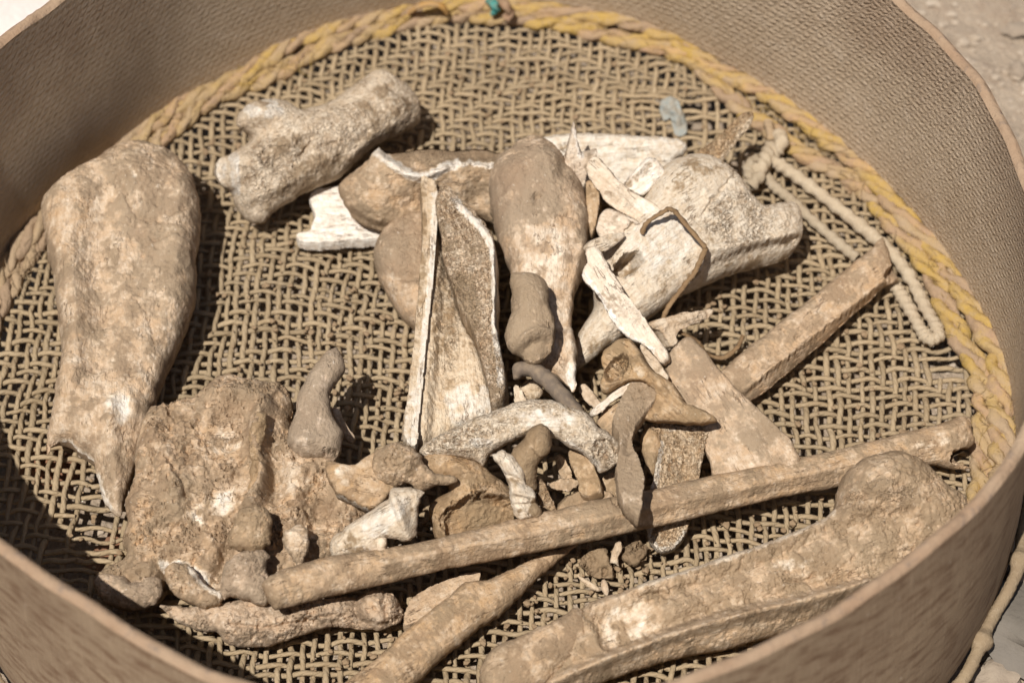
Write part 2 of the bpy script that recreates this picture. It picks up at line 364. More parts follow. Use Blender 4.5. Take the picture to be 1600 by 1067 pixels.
def wall_sheet(off, name, mat, flip):
    V = np.concatenate([wall_pt(th, f, off) for f in np.linspace(0, 1, NF)]); F = []
    I, J = np.meshgrid(np.arange(NF-1), np.arange(NT_), indexing='ij'); J2 = (J+1) % NT_
    F = np.stack([I*NT_+J, I*NT_+J2, (I+1)*NT_+J2, (I+1)*NT_+J], -1).reshape(-1, 4)
    if flip: F = F[:, ::-1]
    o = mesh_obj(name, V, F, mat, sieve)
    uvl = o.data.uv_layers.new(name='UVMap'); li = np.empty(len(o.data.loops), np.int32); o.data.loops.foreach_get('vertex_index', li)
    U = np.stack([np.radians(th[li % NT_])*R0, (li//NT_)/(NF-1)*HW], -1)
    # keep the seam together
    lp = U.reshape(-1, 4, 2); w = (lp[:, :, 0].max(1)-lp[:, :, 0].min(1)) > 1.0
    x = lp[:, :, 0]; x[w[:, None] & (x < 0)] += 2*math.pi*R0
    uvl.data.foreach_set('uv', lp.astype(np.float32).ravel())
    return o
wall_sheet(0.0, 'wall_inside', wall_material(True), True)
wall_sheet(TH_W, 'wall_outside', wall_material(False), False)
rows = [wall_pt(th, 1.0, 0.0), wall_pt(th, 1.0, 0.0012)+[0, 0, 0.0014], wall_pt(th, 1.0, TH_W*0.5)+[0, 0, 0.0021], wall_pt(th, 1.0, TH_W-0.0012)+[0, 0, 0.0013], wall_pt(th, 1.0, TH_W)]
rv = np.stack(rows); rv[1:4, :, 2] += (0.0014*fbm(th/3.0, th*0, 3, 5)+0.0006*gn(th/0.8, th*0, 6))[None]; rv[1:4, :, :2] *= (1+0.0022*fbm(th/2.0, th*0+3, 3, 7))[None, :, None]
I, J = np.meshgrid(np.arange(4), np.arange(NT_), indexing='ij'); J2 = (J+1) % NT_
mesh_obj('rim', rv.reshape(-1, 3), np.stack([I*NT_+J, (I+1)*NT_+J, (I+1)*NT_+J2, I*NT_+J2], -1).reshape(-1, 4)[:, ::-1], rim_material(), sieve)

# woven floor: every cord a part of its own
rng = np.random.RandomState(4)
def spacing(lo, hi, f):
    out = [lo]
    while out[-1] < hi: out.append(out[-1]+f(out[-1])*(1+rng.uniform(-0.17, 0.17)))
    return np.array(out)
XI = spacing(-0.262, 0.262, lambda x: 0.0053)
YJ = spacing(-0.26, 0.268, lambda y: 0.0057 if y < 0.05 else 0.0051)
rot = math.radians(-2.5); cr, sr = math.cos(rot), math.sin(rot)
def floor_z(x, y): return 0.0012*gn(x*18, y*18, 3)-0.0035*np.clip(1-(x*x+y*y)/0.06, 0, 1)
GX, GY = np.meshgrid(XI, YJ, indexing='ij')
dx = 0.0042*gn(GX*14+3, GY*14, 11)+0.0012*gn(GX*70, GY*70, 12)+rng.uniform(-0.0004, 0.0004, GX.shape)
dy = 0.0042*gn(GX*14-5, GY*14+8, 13)+0.0012*gn(GX*70, GY*70, 14)+rng.uniform(-0.0004, 0.0004, GX.shape)
QX = (GX+dx)*cr-(GY+dy)*sr; QY = (GX+dx)*sr+(GY+dy)*cr
II, JJ = np.meshgrid(np.arange(len(XI)), np.arange(len(YJ)), indexing='ij')
# two over, two under; the twill turns back on itself in a chevron near the middle
cmid = len(XI)//2+3; turn = np.where(II < cmid, II-JJ, 2*cmid-II-JJ-1)
over = ~((turn % 4) < 2)
slip = gn(GX*30, GY*30, 22) > 0.52                 # a few missed crossings
over = over ^ slip
HZ = 0.00105
torn_x = [(at_z([(1480, 560)], 0)[0], 0.012), (at_z([(165, 790)], 0)[0], 0.014), (at_z([(1110, 185)], 0)[0], 0.016), (at_z([(120, 870)], 0)[0], 0.016)]
def strands(axis):
    nI = len(XI) if axis == 0 else len(YJ)
    for i in range(nI):
        if axis == 0: x, y, s = QX[i], QY[i], np.where(over[i], 1.0, -1.0)
        else: x, y, s = QX[:, i], QY[:, i], np.where(over[:, i], -1.0, 1.0)
        z = floor_z(x, y)+HZ*s
        a = np.degrees(np.arctan2(y, x)); r = np.hypot(x, y)
        ok = r < perI(FLOOR_R, a)*R0-0.001
        for (c, rad) in torn_x[:]:
            if axis == 0 and rng.rand() < 0.8: ok &= ~((np.hypot(x-c[0], y-c[1]) < rad*rng.uniform(0.6, 1.2)))
            if axis == 1 and rng.rand() < 0.25: ok &= ~((np.hypot(x-c[0], y-c[1]) < rad*rng.uniform(0.4, 1.0)))
        k = 0; n = len(x)
        base_r = rng.uniform(0.00118, 0.00158) if axis == 0 else rng.uniform(0.00105, 0.00138)
        while k < n:
            if not ok[k]: k += 1; continue
            e = k
            while e < n and ok[e]: e += 1
            if e-k >= 3:
                P = np.stack([x[k:e], y[k:e], z[k:e]], -1)
                C = crom(P, 3, False)
                t = np.arange(len(C))
                rad = base_r*(1+0.16*gn(t*0.23+i*7.7, t*0+i*1.9, 31+axis))
                V, F = tube(C, rad, 6)
                al = np.r_[0, np.cumsum(np.linalg.norm(np.diff(C, axis=0), axis=1))]/0.0055
                ph_ = np.r_[(al[:, None]+np.arange(6)[None]/6.0*2).ravel(), al[0], al[-1]]
                mesh_obj('strand', V, F, M_STRAND, sieve, loc=C[len(C)//2], attr=np.stack([ph_, ph_*0, ph_*0, ph_*0+1], -1))
            k = e
strands(0); strands(1)

# edging: two ropes of two plies each, laid round the foot of the wall
M_YEL = rope_material('yellow_ply', (0.41, 0.268, 0.075), (0.37, 0.268, 0.172), (0.385, 0.265, 0.13))
M_PNK = rope_material('tan_ply', (0.40, 0.255, 0.155), (0.32, 0.225, 0.145), (0.47, 0.31, 0.10))
NR = 1500; ta = np.arange(NR)/NR*2*math.pi; td = np.degrees(ta)
tw_ = 1+0.55*np.exp(-(((td+10+180) % 360-180)/26.0)**2)*0.6
for q, (inset, zz, rp, lay, ph) in enumerate([(0.0038, 0.0064, 0.0026, 41, 0.0), (0.0112, 0.0036, 0.0026, 43, 1.1)]):
    rope = bpy.data.objects.new('edging_rope', None); COL.objects.link(rope); rope.parent = sieve
    wob = 0.0014*np.sin(ta*11+q*2)+0.0010*np.sin(ta*23+q)+0.0008*gn(td/3.1, td*0+q, 8)
    gap = np.where((td > 36) & (td < 60), 1, 0)*0.007*np.sin(np.clip((td-36)/24, 0, 1)*math.pi)*q
    rc = perI(FLOOR_R, td)*R0-inset*tw_-gap+wob; zc = zz+0.0010*np.sin(ta*17+q)+0.0008*gn(td/2.3, td*0+q, 9)
    for k in range(3):
        phi = lay*ta+ph+k*2*math.pi/3+1.1*np.sin(ta*7+q)+0.5*np.sin(ta*19+k)
        rr = rc+0.0030*tw_*np.cos(phi); zq = zc+0.0010*np.sin(phi)
        C = np.stack([rr*np.cos(ta), rr*np.sin(ta), zq], -1)
        rad = rp*tw_**.7*(1+0.12*np.sin(ta*53+k)+0.10*gn(td/1.7, td*0+k, 15))
        V, F = tube(C, rad, 12, True)
        nrm = V-np.repeat(C, 12, 0); fa = np.tile(np.arange(12), NR)/12*2*math.pi; fi = np.repeat(np.arange(NR), 12)
        V = V+nrm*(0.13*np.cos(3*fa+fi*0.42+k)+0.20*fbm(V[:, 0]*320, V[:, 1]*320+V[:, 2]*300, 2, 41+k))[:, None]
        mesh_obj('yellow_ply' if k != 1 else 'tan_ply', V, F, M_YEL if k != 1 else M_PNK, rope)
hr = np.random.RandomState(12); hv_, hf_, ho = [], [], 0
for q in range(900):
    a0 = hr.uniform(-0.5, 3.2); r0 = float(perI(FLOOR_R, math.degrees(a0)))*R0-hr.uniform(0.0, 0.016); L_ = hr.uniform(0.003, 0.010); b0 = a0+hr.choice([-1, 1])*math.pi/2+hr.uniform(-0.9, 0.9)
    p0 = np.array([r0*math.cos(a0), r0*math.sin(a0), hr.uniform(0.005, 0.0095)]); d0 = np.array([math.cos(b0), math.sin(b0), hr.uniform(0.0, 0.6)])
    C = p0+d0*np.linspace(0, 1, 5)[:, None]*L_; C[:, 2] += -0.18*L_*np.linspace(0, 1, 5)**2*4*hr.uniform(0.2, 1); C[:, :2] += hr.normal(size=2)*0.12*L_*(np.linspace(0, 1, 5)**2)[:, None]*3
    V, F = tube(C, 0.00016, 3); hv_.append(V); hf_.append(F+ho); ho += len(V)
tag(mesh_obj('rope_fibre', np.vstack(hv_), np.vstack(hf_), M_YEL, sieve), kind='stuff')
# cord lashed round the outside foot, with knots
rc = perI(FLOOR_R, td)*R0+TH_W+0.0035+0.0012*np.sin(ta*29)
zc = -0.004+0.003*np.sin(ta*13)+0.0015*np.sin(ta*31)
kn = np.zeros(NR)
for a0 in np.arange(5, 360, 7.6): kn = np.maximum(kn, np.exp(-(((td-a0-2*math.sin(a0)+180) % 360-180)/0.75)**2))
V, F = tube(np.stack([rc*np.cos(ta), rc*np.sin(ta), zc], -1), 0.0030*(1+0.9*kn), 9, True)
V = V+np.random.RandomState(2).uniform(-0.0002, 0.0002, V.shape)
mesh_obj('lashing_cord', V, F, M_REPAIR2, sieve)

# ------------------------------------------------------------------ ground
def gz(x, y): return -0.026+0.006*fbm(x*6, y*6, 4, 51)+0.002*fbm(x*40, y*40, 3, 52)
gl = np.concatenate([np.linspace(-60, -0.9, 24), np.linspace(-0.85, 0.85, 260), np.linspace(0.9, 60, 24)])
X, Y = np.meshgrid(gl, gl, indexing='ij'); Z = np.where((abs(X) < 1.2) & (abs(Y) < 1.2), gz(X, Y), -0.026); n = len(gl)
I, J = np.meshgrid(np.arange(n-1), np.arange(n-1), indexing='ij')
g = mesh_obj('ground', np.stack([X, Y, Z], -1).reshape(-1, 3), np.stack([I*n+J, (I+1)*n+J, (I+1)*n+J+1, I*n+J+1], -1).reshape(-1, 4), ground_material())
tag(g, 'dry sandy ground under and around the sieve', kind='structure')

PHI = (1+5**0.5)/2
def pebble(seed, sub=1, sq=0.6, rough=0.25):
    import bmesh
    bm = bmesh.new(); bmesh.ops.create_icosphere(bm, subdivisions=sub, radius=1)
    V = np.array([v.co[:] for v in bm.verts]); F = np.array([[v.index for v in f.verts] for f in bm.faces]); bm.free()
    r = np.random.RandomState(seed); k = r.uniform(0.75, 1.25, 3)*[1, 1, sq]
    q = 1+rough*(gn(V[:, 0]*1.4+seed, V[:, 1]*1.4+V[:, 2]*2, seed)+0.5*gn(V[:, 0]*3+V[:, 2]*3, V[:, 1]*3, seed+5))
    return V*q[:, None]*k, F
def scatter(name, pts, sizes, mat, zf, label, sub=1, sq=0.6, rough=0.35):
    Vs, Fs, o = [], [], 0; base = [pebble(k*3+1, sub, sq, rough) for k in range(12)]; r = np.random.RandomState(7)
    for (x, y), s_ in zip(pts, sizes):
        V, F = base[r.randint(12)]; a = r.uniform(0, 6.28); c, d = math.cos(a), math.sin(a)
        Q = V*s_; Q = np.stack([Q[:, 0]*c-Q[:, 1]*d+x, Q[:, 0]*d+Q[:, 1]*c+y, Q[:, 2]+zf(x, y)+s_*0.25], -1)
        Vs.append(Q); Fs.append(F+o); o += len(V)
    ob = mesh_obj(name, np.vstack(Vs), np.vstack(Fs), mat, sharp=35)
    return tag(ob, label, kind='stuff')
M_GRAV = stone_material('pale_gravel', (0.46, 0.375, 0.285), (0.34, 0.265, 0.19))
r_ = np.random.RandomState(9)
a_ = r_.uniform(0, 6.283, 2600); d_ = np.sqrt(r_.uniform(0, 1, 2600))*0.62
ps = np.stack([d_*np.cos(a_), d_*np.sin(a_)], -1)
ps = np.vstack([ps, np.stack([r_.uniform(0.16, 0.42, 2600), r_.uniform(0.02, 0.62, 2600)], -1), np.stack([r_.uniform(0.18, 0.34, 500), r_.uniform(-0.28, -0.08, 500)], -1)])
scatter('gravel', ps, np.r_[0.0013+0.0035*r_.power(0.55, 2600), 0.0008+0.0026*r_.power(0.4, 3100)], M_GRAV, lambda x, y: float(gz(np.array(x), np.array(y))), 'pale gravel and crumbs scattered on the dry ground')

# ------------------------------------------------------------------ bones
BONES = []
def bone(name, label, cat, outline, axis, T=0.01, k=1.0, e=0.0, up=0.0, relief=(), paint=(), dirt=0.5, white=0.0, sponge=0.0, orange=0.3,
         jag=1.0, lump=1.0, crust=0.5, rough=0.0, seed=None, Tb=None, group=None, mat=None, per=5, cells=105, fil=1.0):
    """A bone built as a closed solid round its own middle plane: outline, rounded by its width, then carved."""
    seed = seed if seed is not None else (len(BONES)*13+5)
    (x0, y0, z0), (x1, y1, z1) = axis
    P0 = at_z([(x0, y0)], z0/1000)[0]; P1 = at_z([(x1, y1)], z1/1000)[0]
    a = (P1-P0)/np.linalg.norm(P1-P0); v = CAM-(P0+P1)/2; v /= np.linalg.norm(v)
    v = v*(1-up)+np.array([0, 0, 1.0])*up
    n = v-(v@a)*a; n /= np.linalg.norm(n); b = np.cross(n, a)
    if e > 0 and T <= 0.0085: k *= 2.4; e *= 1.25
    op = crom(outline, per)
    if jag:
        arc = np.r_[0, np.cumsum(np.linalg.norm(np.diff(op, axis=0), axis=1))]
        op = op+jag*np.stack([1.9*gn(arc/11, arc*0+3.3, seed+1)+1.0*gn(arc/4.0, arc*0+1.3, seed+3), 1.9*gn(arc/11, arc*0+8.7, seed+2)+1.0*gn(arc/4.0, arc*0+6.1, seed+4)], -1)
    Q = at_plane(op, P0, n)-P0; ol = np.stack([Q@a, Q@b], -1)
    lo, hi = ol.min(0), ol.max(0)
    area = abs(np.sum(ol[:, 0]*np.roll(ol[:, 1], -1)-np.roll(ol[:, 0], -1)*ol[:, 1]))/2
    g = min(max(math.sqrt(area)/cells, 0.00042), 0.0012)
    lo = lo-2.3*g; nx, ny = np.ceil((hi-lo)/g).astype(int)+3
    gx, gy = np.meshgrid(lo[0]+np.arange(nx)*g, lo[1]+np.arange(ny)*g, indexing='ij')
    pts = np.stack([gx.ravel(), gy.ravel()], -1)
    M = inside(pts, ol).reshape(nx, ny)
    # rounding: Poisson inflation gives a circular section for a strip
    phi = np.zeros((nx, ny)); wgt = M.astype(float)*g*g
    par = (np.add.outer(np.arange(nx), np.arange(ny)) % 2).astype(bool); om = 1.86
    for it in range(int(2.2*min(nx, ny))+40):
        for q in (par, ~par):
            s4 = np.zeros_like(phi); s4[1:-1, 1:-1] = (phi[2:, 1:-1]+phi[:-2, 1:-1]+phi[1:-1, 2:]+phi[1:-1, :-2]+2*g*g)/4*1.0
            upd = q & M; phi[upd] += om*(s4[upd]-phi[upd])
    h = np.sqrt(np.maximum(phi, 0)*2.0)
    def cap(h, T, k): hh = np.maximum(h*k, 1e-9); return (hh**-3.0+T**-3.0)**(-1/3.0)
    cell = M[:-1, :-1] | M[1:, :-1] | M[:-1, 1:] | M[1:, 1:]
    use = np.zeros((nx, ny), bool)
    use[:-1, :-1] |= cell; use[1:, :-1] |= cell; use[:-1, 1:] |= cell; use[1:, 1:] |= cell
    ids = -np.ones((nx, ny), int); ids[use] = np.arange(use.sum()); N = use.sum()
    p2 = pts.reshape(nx, ny, 2)[use]; ins = M[use]; ht = h[use]
    out = ~ins
    _, near = seg_dist(p2[out], ol, True); p2[out] = near; ht[out] = 0
    zt = np.where(ins, cap(ht, T, k), 0.0)+e/1000*0; zb = -np.where(ins, cap(ht, Tb or T, k), 0.0)
    zt = zt+e/1000; zb = zb-e/1000
    base = P0+p2[:, :1]*a+p2[:, 1:]*b
    hmax = max(ht.max(), 1e-6); fade = sstep(0, 0.0022, ht)
    px = to_px(base+n*zt[:, None])
    U, Vv = p2[:, 0]*1000, p2[:, 1]*1000          # millimetres
    # surface relief
    rel = np.zeros(N); jit = np.stack([gn(px[:, 0]/9, px[:, 1]/9, seed+61), gn(px[:, 0]/9, px[:, 1]/9, seed+62)], -1)*3.0
    jit += np.stack([gn(px[:, 0]/3.5, px[:, 1]/3.5, seed+63), gn(px[:, 0]/3.5, px[:, 1]/3.5, seed+64)], -1)*1.3
    pj = px+jit
    for r in relief:
        if r[0] == 'b':
            _, x, y, rx, ry, ang, amp = r; c, s_ = math.cos(math.radians(ang)), math.sin(math.radians(ang))
            u = ((px[:, 0]-x)*c+(px[:, 1]-y)*s_)/rx; w = (-(px[:, 0]-x)*s_+(px[:, 1]-y)*c)/ry
            rel += amp*np.exp(-(u*u+w*w))
        elif r[0] == 'h':                           # hollow or boss with a defined edge
            _, x, y, rx, ry, ang, amp = r; c, s_ = math.cos(math.radians(ang)), math.sin(math.radians(ang))
            u = ((pj[:, 0]-x)*c+(pj[:, 1]-y)*s_)/rx; w = (-(pj[:, 0]-x)*s_+(pj[:, 1]-y)*c)/ry
            rel += amp*sstep(1.12, 0.78, np.sqrt(u*u+w*w))
        elif r[0] == 'r':
            d, _ = seg_dist(px, crom(r[1], 4, False) if len(r[1]) > 2 else r[1]); rel += r[3]*np.exp(-(d/r[2])**2)
        elif r[0] == 'c':
            d, _ = seg_dist(pj, crom(r[1], 3, False) if len(r[1]) > 2 else r[1]); rel -= r[3]*np.clip(1-d/r[2], 0, 1)
        elif r[0] == 'p':
            d, _ = seg_dist(pj, r[1], True); d = np.where(inside(pj, r[1]), d, -d); rel += r[2]*sstep(-r[3], r[3], d)
        elif r[0] == 'l':                           # tilt of the whole face: mm per 100 px along a direction
            _, x, y, ang, sl_ = r; rel += sl_/100*((px[:, 0]-x)*math.cos(math.radians(ang))+(px[:, 1]-y)*math.sin(math.radians(ang)))
    sc = lump
    rel += fade*sc*(1.1*fbm(U/16, Vv/16, 3, seed)+0.55*fbm(U/5.0, Vv/5.0, 3, seed+20))
    rel += fade*0.24*fbm(U/1.8, Vv/1.8, 2, seed+30)
    if rough:
        rd = 1-np.abs(fbm(U/12, Vv/12, 3, seed+40))*2.2
        w1, w2, r1 = worley(U/8+jit[:, 0]*.35, Vv/8+jit[:, 1]*.35, seed+44, True)
        y1, y2, r2 = worley(U/3.6+jit[:, 0]*.35, Vv/3.6+jit[:, 1]*.35, seed+45, True)
        pit = sstep(0.18, 0.40, fbm(U/5.5, Vv/5.5, 3, seed+52))
        some = sstep(-.15, .25, fbm(U/14, Vv/14, 2, seed+46))
        rel += fade*rough*(0.8*rd+some*(1.7*(r1-0.5)*sstep(0, .22, w2-w1)+0.8*(r2-0.5)*sstep(0, .25, y2-y1))+0.45*fbm(U/2.6, Vv/2.6, 2, seed+48)-1.3*pit-0.6)
        rel -= fade*rough*1.3*sstep(0.09, 0.0, w2-w1)*some
    # masks
    dm = dirt-(0.10 if dirt < 0.9 else 0)+0.8*fbm(U/10, Vv/10, 4, seed+70)+0.35*fbm(U/2.2, Vv/2.2, 2, seed+72); wm = np.full(N, float(white)); sm = np.full(N, float(sponge)); omk = np.full(N, float(orange))
    for pt in paint:
        kind_, shape, amt = pt[0], pt[1], pt[2]; soft = pt[3] if len(pt) > 3 else 4.0
        if len(shape) == 5 and not hasattr(shape[0], '__len__'):
            x, y, rx, ry, ang = shape; c, s_ = math.cos(math.radians(ang)), math.sin(math.radians(ang))
            u = ((pj[:, 0]-x)*c+(pj[:, 1]-y)*s_)/rx; w = (-(pj[:, 0]-x)*s_+(pj[:, 1]-y)*c)/ry
            f = sstep(1.25, 0.7, np.sqrt(u*u+w*w))
        elif pt[-1] == 'line':
            d, _ = seg_dist(pj, shape); f = sstep(soft*1.3, soft*0.6, d)
        else:
            d, _ = seg_dist(pj, shape, True); d = np.where(inside(pj, shape), d, -d); f = sstep(-soft, soft, d)
        if kind_ in ('white', 'bare', 'orange', 'sponge') and pt[-1] != 'line': f = f*np.clip(0.75+1.5*fbm(px[:, 0]/26, px[:, 1]/26, 3, seed+len(shape)), 0, 1.35)
        if kind_ == 'dirt': dm = dm+f*amt
        elif kind_ == 'white': wm = wm+f*amt
        elif kind_ == 'sponge': sm = sm+f*amt
        elif kind_ == 'orange': omk = omk+f*amt
        elif kind_ == 'bare': dm = dm-f*amt
    dsk = sstep(0.35, 0.6, dm)
    rel += fade*0.55*crust*dsk
    d1, d2 = worley(U/1.9, Vv/1.9, seed+81); smc = np.clip(sm, 0, 1)
    rel -= fade*smc*1.35*sstep(0.42, 0.12, d1)*(0.35+0.65*sstep(-0.2, 0.4, fbm(U/6, Vv/6, 2, seed+83)))
    # soil cracks
    if crust > 0:
        w1, w2 = worley(U/6.0+0.5*jit[:, 0]/3, Vv/6.0+0.5*jit[:, 1]/3, seed+85)
        rel -= fade*0.8*crust*dsk*sstep(0.09, 0.0, w2-w1)*sstep(0.1, 0.4, fbm(U/14, Vv/14, 2, seed+86))
    zt = zt+rel/1000*np.maximum(sstep(0.0, 0.0012, ht), 0.25 if e > 0.8 else 0.0)
    zb2 = zb+fade*sc*0.9*fbm(U/14, Vv/14, 3, seed+90)/1000
    zt = np.maximum(zt, zb2+0.0006)
    TV = base+n*zt[:, None]; BV = base+n*zb2[:, None]
    for A in (TV, BV):                              # rest on the woven floor
        fl = 0.0022; low = A[:, 2] < fl; A[low, 2] = fl+0.12*(A[low, 2]-fl)
    I, J = np.nonzero(cell)
    q = np.stack([ids[I, J], ids[I+1, J], ids[I+1, J+1], ids[I, J+1]], -1)
    # boundary edges
    E = np.concatenate([q[:, [0, 1]], q[:, [1, 2]], q[:, [2, 3]], q[:, [3, 0]]])
    key = np.minimum(E[:, 0], E[:, 1])*10**7+np.maximum(E[:, 0], E[:, 1]); uq, idx, cnt = np.unique(key, return_index=True, return_counts=True)
    be = E[idx[cnt == 1]]
    F = np.vstack([q, q[:, ::-1]+N, np.stack([be[:, 1], be[:, 0], be[:, 0]+N, be[:, 1]+N], -1)])
    att = np.zeros((2*N, 4)); att[:N] = np.clip(np.stack([dm, wm, sm, omk], -1), -0.5, 1.5); att[N:] = att[:N]
    att[N:, 0] = np.clip(dirt+0.3, 0, 1)
    allV = np.vstack([TV, BV]); loc = allV.mean(0); loc[2] = allV[:, 2].min()
    o = mesh_obj(name, allV, F, mat or M_BONE, loc=loc, attr=np.clip(att, 0, 1), sharp=40 if e > 0.45 else 60, rot=np.stack([a, b, n], 1))
    BONES.append(o)
    return tag(o, label, cat, group)
def under(child, par):                        # a fixed part of a bone
    child.parent = par
    child.matrix_parent_inverse = (Matrix.Translation(par.location) @ par.rotation_euler.to_matrix().to_4x4()).inverted()
B = bone
# --- left side
B('shaft_bone', 'large dirt caked bone at the left wall, broad rounded head tapering to a broken point', 'bone',
  [(64,328),(78,308),(110,285),(150,262),(180,240),(215,233),(250,240),(280,258),(300,285),(311,330),(313,370),(306,400),(307,455),(298,495),(280,540),(258,590),(240,640),(225,690),(212,730),(200,770),(188,805),(170,795),(160,775),(152,745),(143,718),(125,706),(112,694),(98,690),(84,697),(72,710),(74,680),(82,640),(90,600),(97,560),(92,510),(85,460),(76,400),(70,360)],
  ((195,255,34),(165,760,14)), T=.019, k=.8, up=.3, dirt=.64, orange=.6, white=.12, lump=1.1, rough=.4, jag=1.5, crust=.8, cells=160,
  relief=[('b',215,285,70,45,0,7),('b',110,330,45,60,20,4),('r',[(165,300),(150,380),(160,470),(150,560)],26,-5),('r',[(285,300),(275,400),(270,470)],22,4),('r',[(105,400),(115,500),(110,600)],18,3),
          ('p',[(230,360),(300,330),(300,420),(250,450),(225,420)],1.2,3),('c',[(190,300),(215,340),(245,345)],5,1.6),('c',[(225,385),(270,372),(300,380)],5,1.5),('h',190,640,26,34,20,1.5),('b',95,705,22,16,0,-9),('c',[(215,470),(235,500),(240,540)],4,1.2),('r',[(170,640),(178,720),(185,780)],14,4)],
  paint=[('bare',(120,350,50,45,0),.55),('orange',(120,350,55,50,0),.6),('white',(185,640,22,26,10),.7),('bare',(185,640,40,50,10),.5),('bare',(140,600,45,50,0),.35),('bare',(245,480,30,30,0),.3),('white',[(100,692),(112,696),(128,708),(143,720)],1,5,'line'),('bare',[(100,692),(112,696),(128,708),(143,720)],1,6,'line'),('white',[(150,745),(160,778),(172,796)],.9,6,'line'),('bare',[(150,745),(160,778),(172,796)],.9,6,'line'),('white',(200,280,16,9,40),.6),('bare',(200,280,18,10,40),.6),('dirt',(255,420,50,60,0),.35),('dirt',(240,310,70,60,0),.3)])
B('rib_stub', 'small waisted brown bone lying on the soil caked lump, beside the shadowed mesh', 'bone',
  [(512,549),(526,544),(535,562),(538,580),(527,598),(515,614),(517,639),(524,661),(535,679),(534,697),(526,718),(514,724),(501,718),(484,718),(467,713),(449,693),(452,673),(461,648),(467,614),(481,589),(497,565)],
  ((515,560,46),(495,705,34)), T=.014, k=1.0, dirt=.95, orange=.1, lump=.5, crust=.2,
  relief=[('b',512,706,18,14,0,3),('h',516,712,12,9,-30,-4),('r',[(462,690),(490,690),(528,680)],9,2),('b',470,690,16,22,0,2)],
  paint=[('sponge',(515,712,14,11,0),1),('bare',(515,714,12,9,0),.9),('bare',(480,640,14,8,0),.4),('sponge',(520,560,14,16,0),.5)])
B('bone_sliver', 'thin curved pale sliver just right of the small waisted bone', 'bone fragment',
  [(518,640),(530,640),(540,662),(554,682),(553,692),(544,690),(530,670)], ((524,645,22),(550,688,14)), T=.004, e=.5, dirt=.5, lump=.3, crust=.1)
B('soil_caked_lump', 'big soil cemented lump with knobs and whitish bone patches, front left', 'bone mass',
  [(238,642),(265,635),(300,628),(328,606),(345,592),(365,590),(385,600),(410,603),(435,600),(450,612),(458,640),(456,665),(470,700),(500,720),(550,735),(600,760),(600,790),(570,820),(540,850),(520,880),(430,925),(418,945),(398,942),(360,930),(352,944),(322,950),(290,938),(262,922),(246,940),(215,951),(180,946),(152,926),(148,908),(160,893),(186,880),(202,864),(192,850),(200,820),(196,790),(206,768),(212,745),(215,700),(224,662)],
  ((230,780,20),(520,790,18)), T=.017, k=.8, up=.6, dirt=.70, orange=.75, lump=1.7, rough=1.25, crust=1.0, cells=190,
  relief=[('r',[(412,640),(400,690),(412,740),(395,790)],13,11),('b',385,620,36,22,0,6),('b',345,615,25,18,0,4),('b',280,760,60,60,0,5),('r',[(240,670),(262,730),(280,800)],18,4),
          ('b',385,905,40,26,-10,2),('b',250,925,8,30,10,-6),('b',200,935,40,14,0,3),
          ('b',430,740,18,60,0,-9),('b',452,660,14,30,0,-5),('b',258,900,10,30,10,-8),('b',345,880,10,40,25,-9),('b',345,945,12,14,0,-6),('b',440,850,22,18,0,-4),
          ('p',[(430,700),(480,735),(470,790),(430,780)],2,6),('c',[(262,630),(275,655),(310,650),(306,662)],5,3),('c',[(288,700),(296,712),(294,728),(320,730)],4,2.5),('c',[(262,720),(284,752),(292,776)],5,3),('c',[(455,790),(475,775),(482,770)],5,4),('c',[(320,690),(300,660)],4,2),('c',[(345,870),(352,850),(385,845)],5,3),('b',452,810,26,34,10,4),('r',[(455,820),(470,860)],8,3),('b',500,800,24,30,0,-8),('b',545,770,50,35,20,3),('h',470,820,14,28,-10,2)],
  paint=[('bare',(340,690,45,26,0),.55),('white',(350,690,30,18,0),.6),('bare',(335,790,55,22,-30),.75),('white',(335,795,50,18,-30),.8),('bare',(330,740,30,20,0),.4),('white',[(255,880),(290,885),(318,905)],.9,9,'line'),('bare',[(255,880),(290,885),(318,905)],.9,9,'line'),('bare',(322,905,16,20,0),.9),('white',(322,905,14,18,0),.9),('bare',(225,820,26,30,0),.35),('orange',(230,830,40,40,0),.5),('bare',(455,740,26,40,20),.45),('white',(450,745,20,30,20),.35),('dirt',(400,830,36,38,0),.5),('dirt',(290,770,60,50,0),.35),('dirt',(220,912,60,34,0),.4),('dirt',(385,630,50,25,0),.4)])
lump_ = BONES[-1]
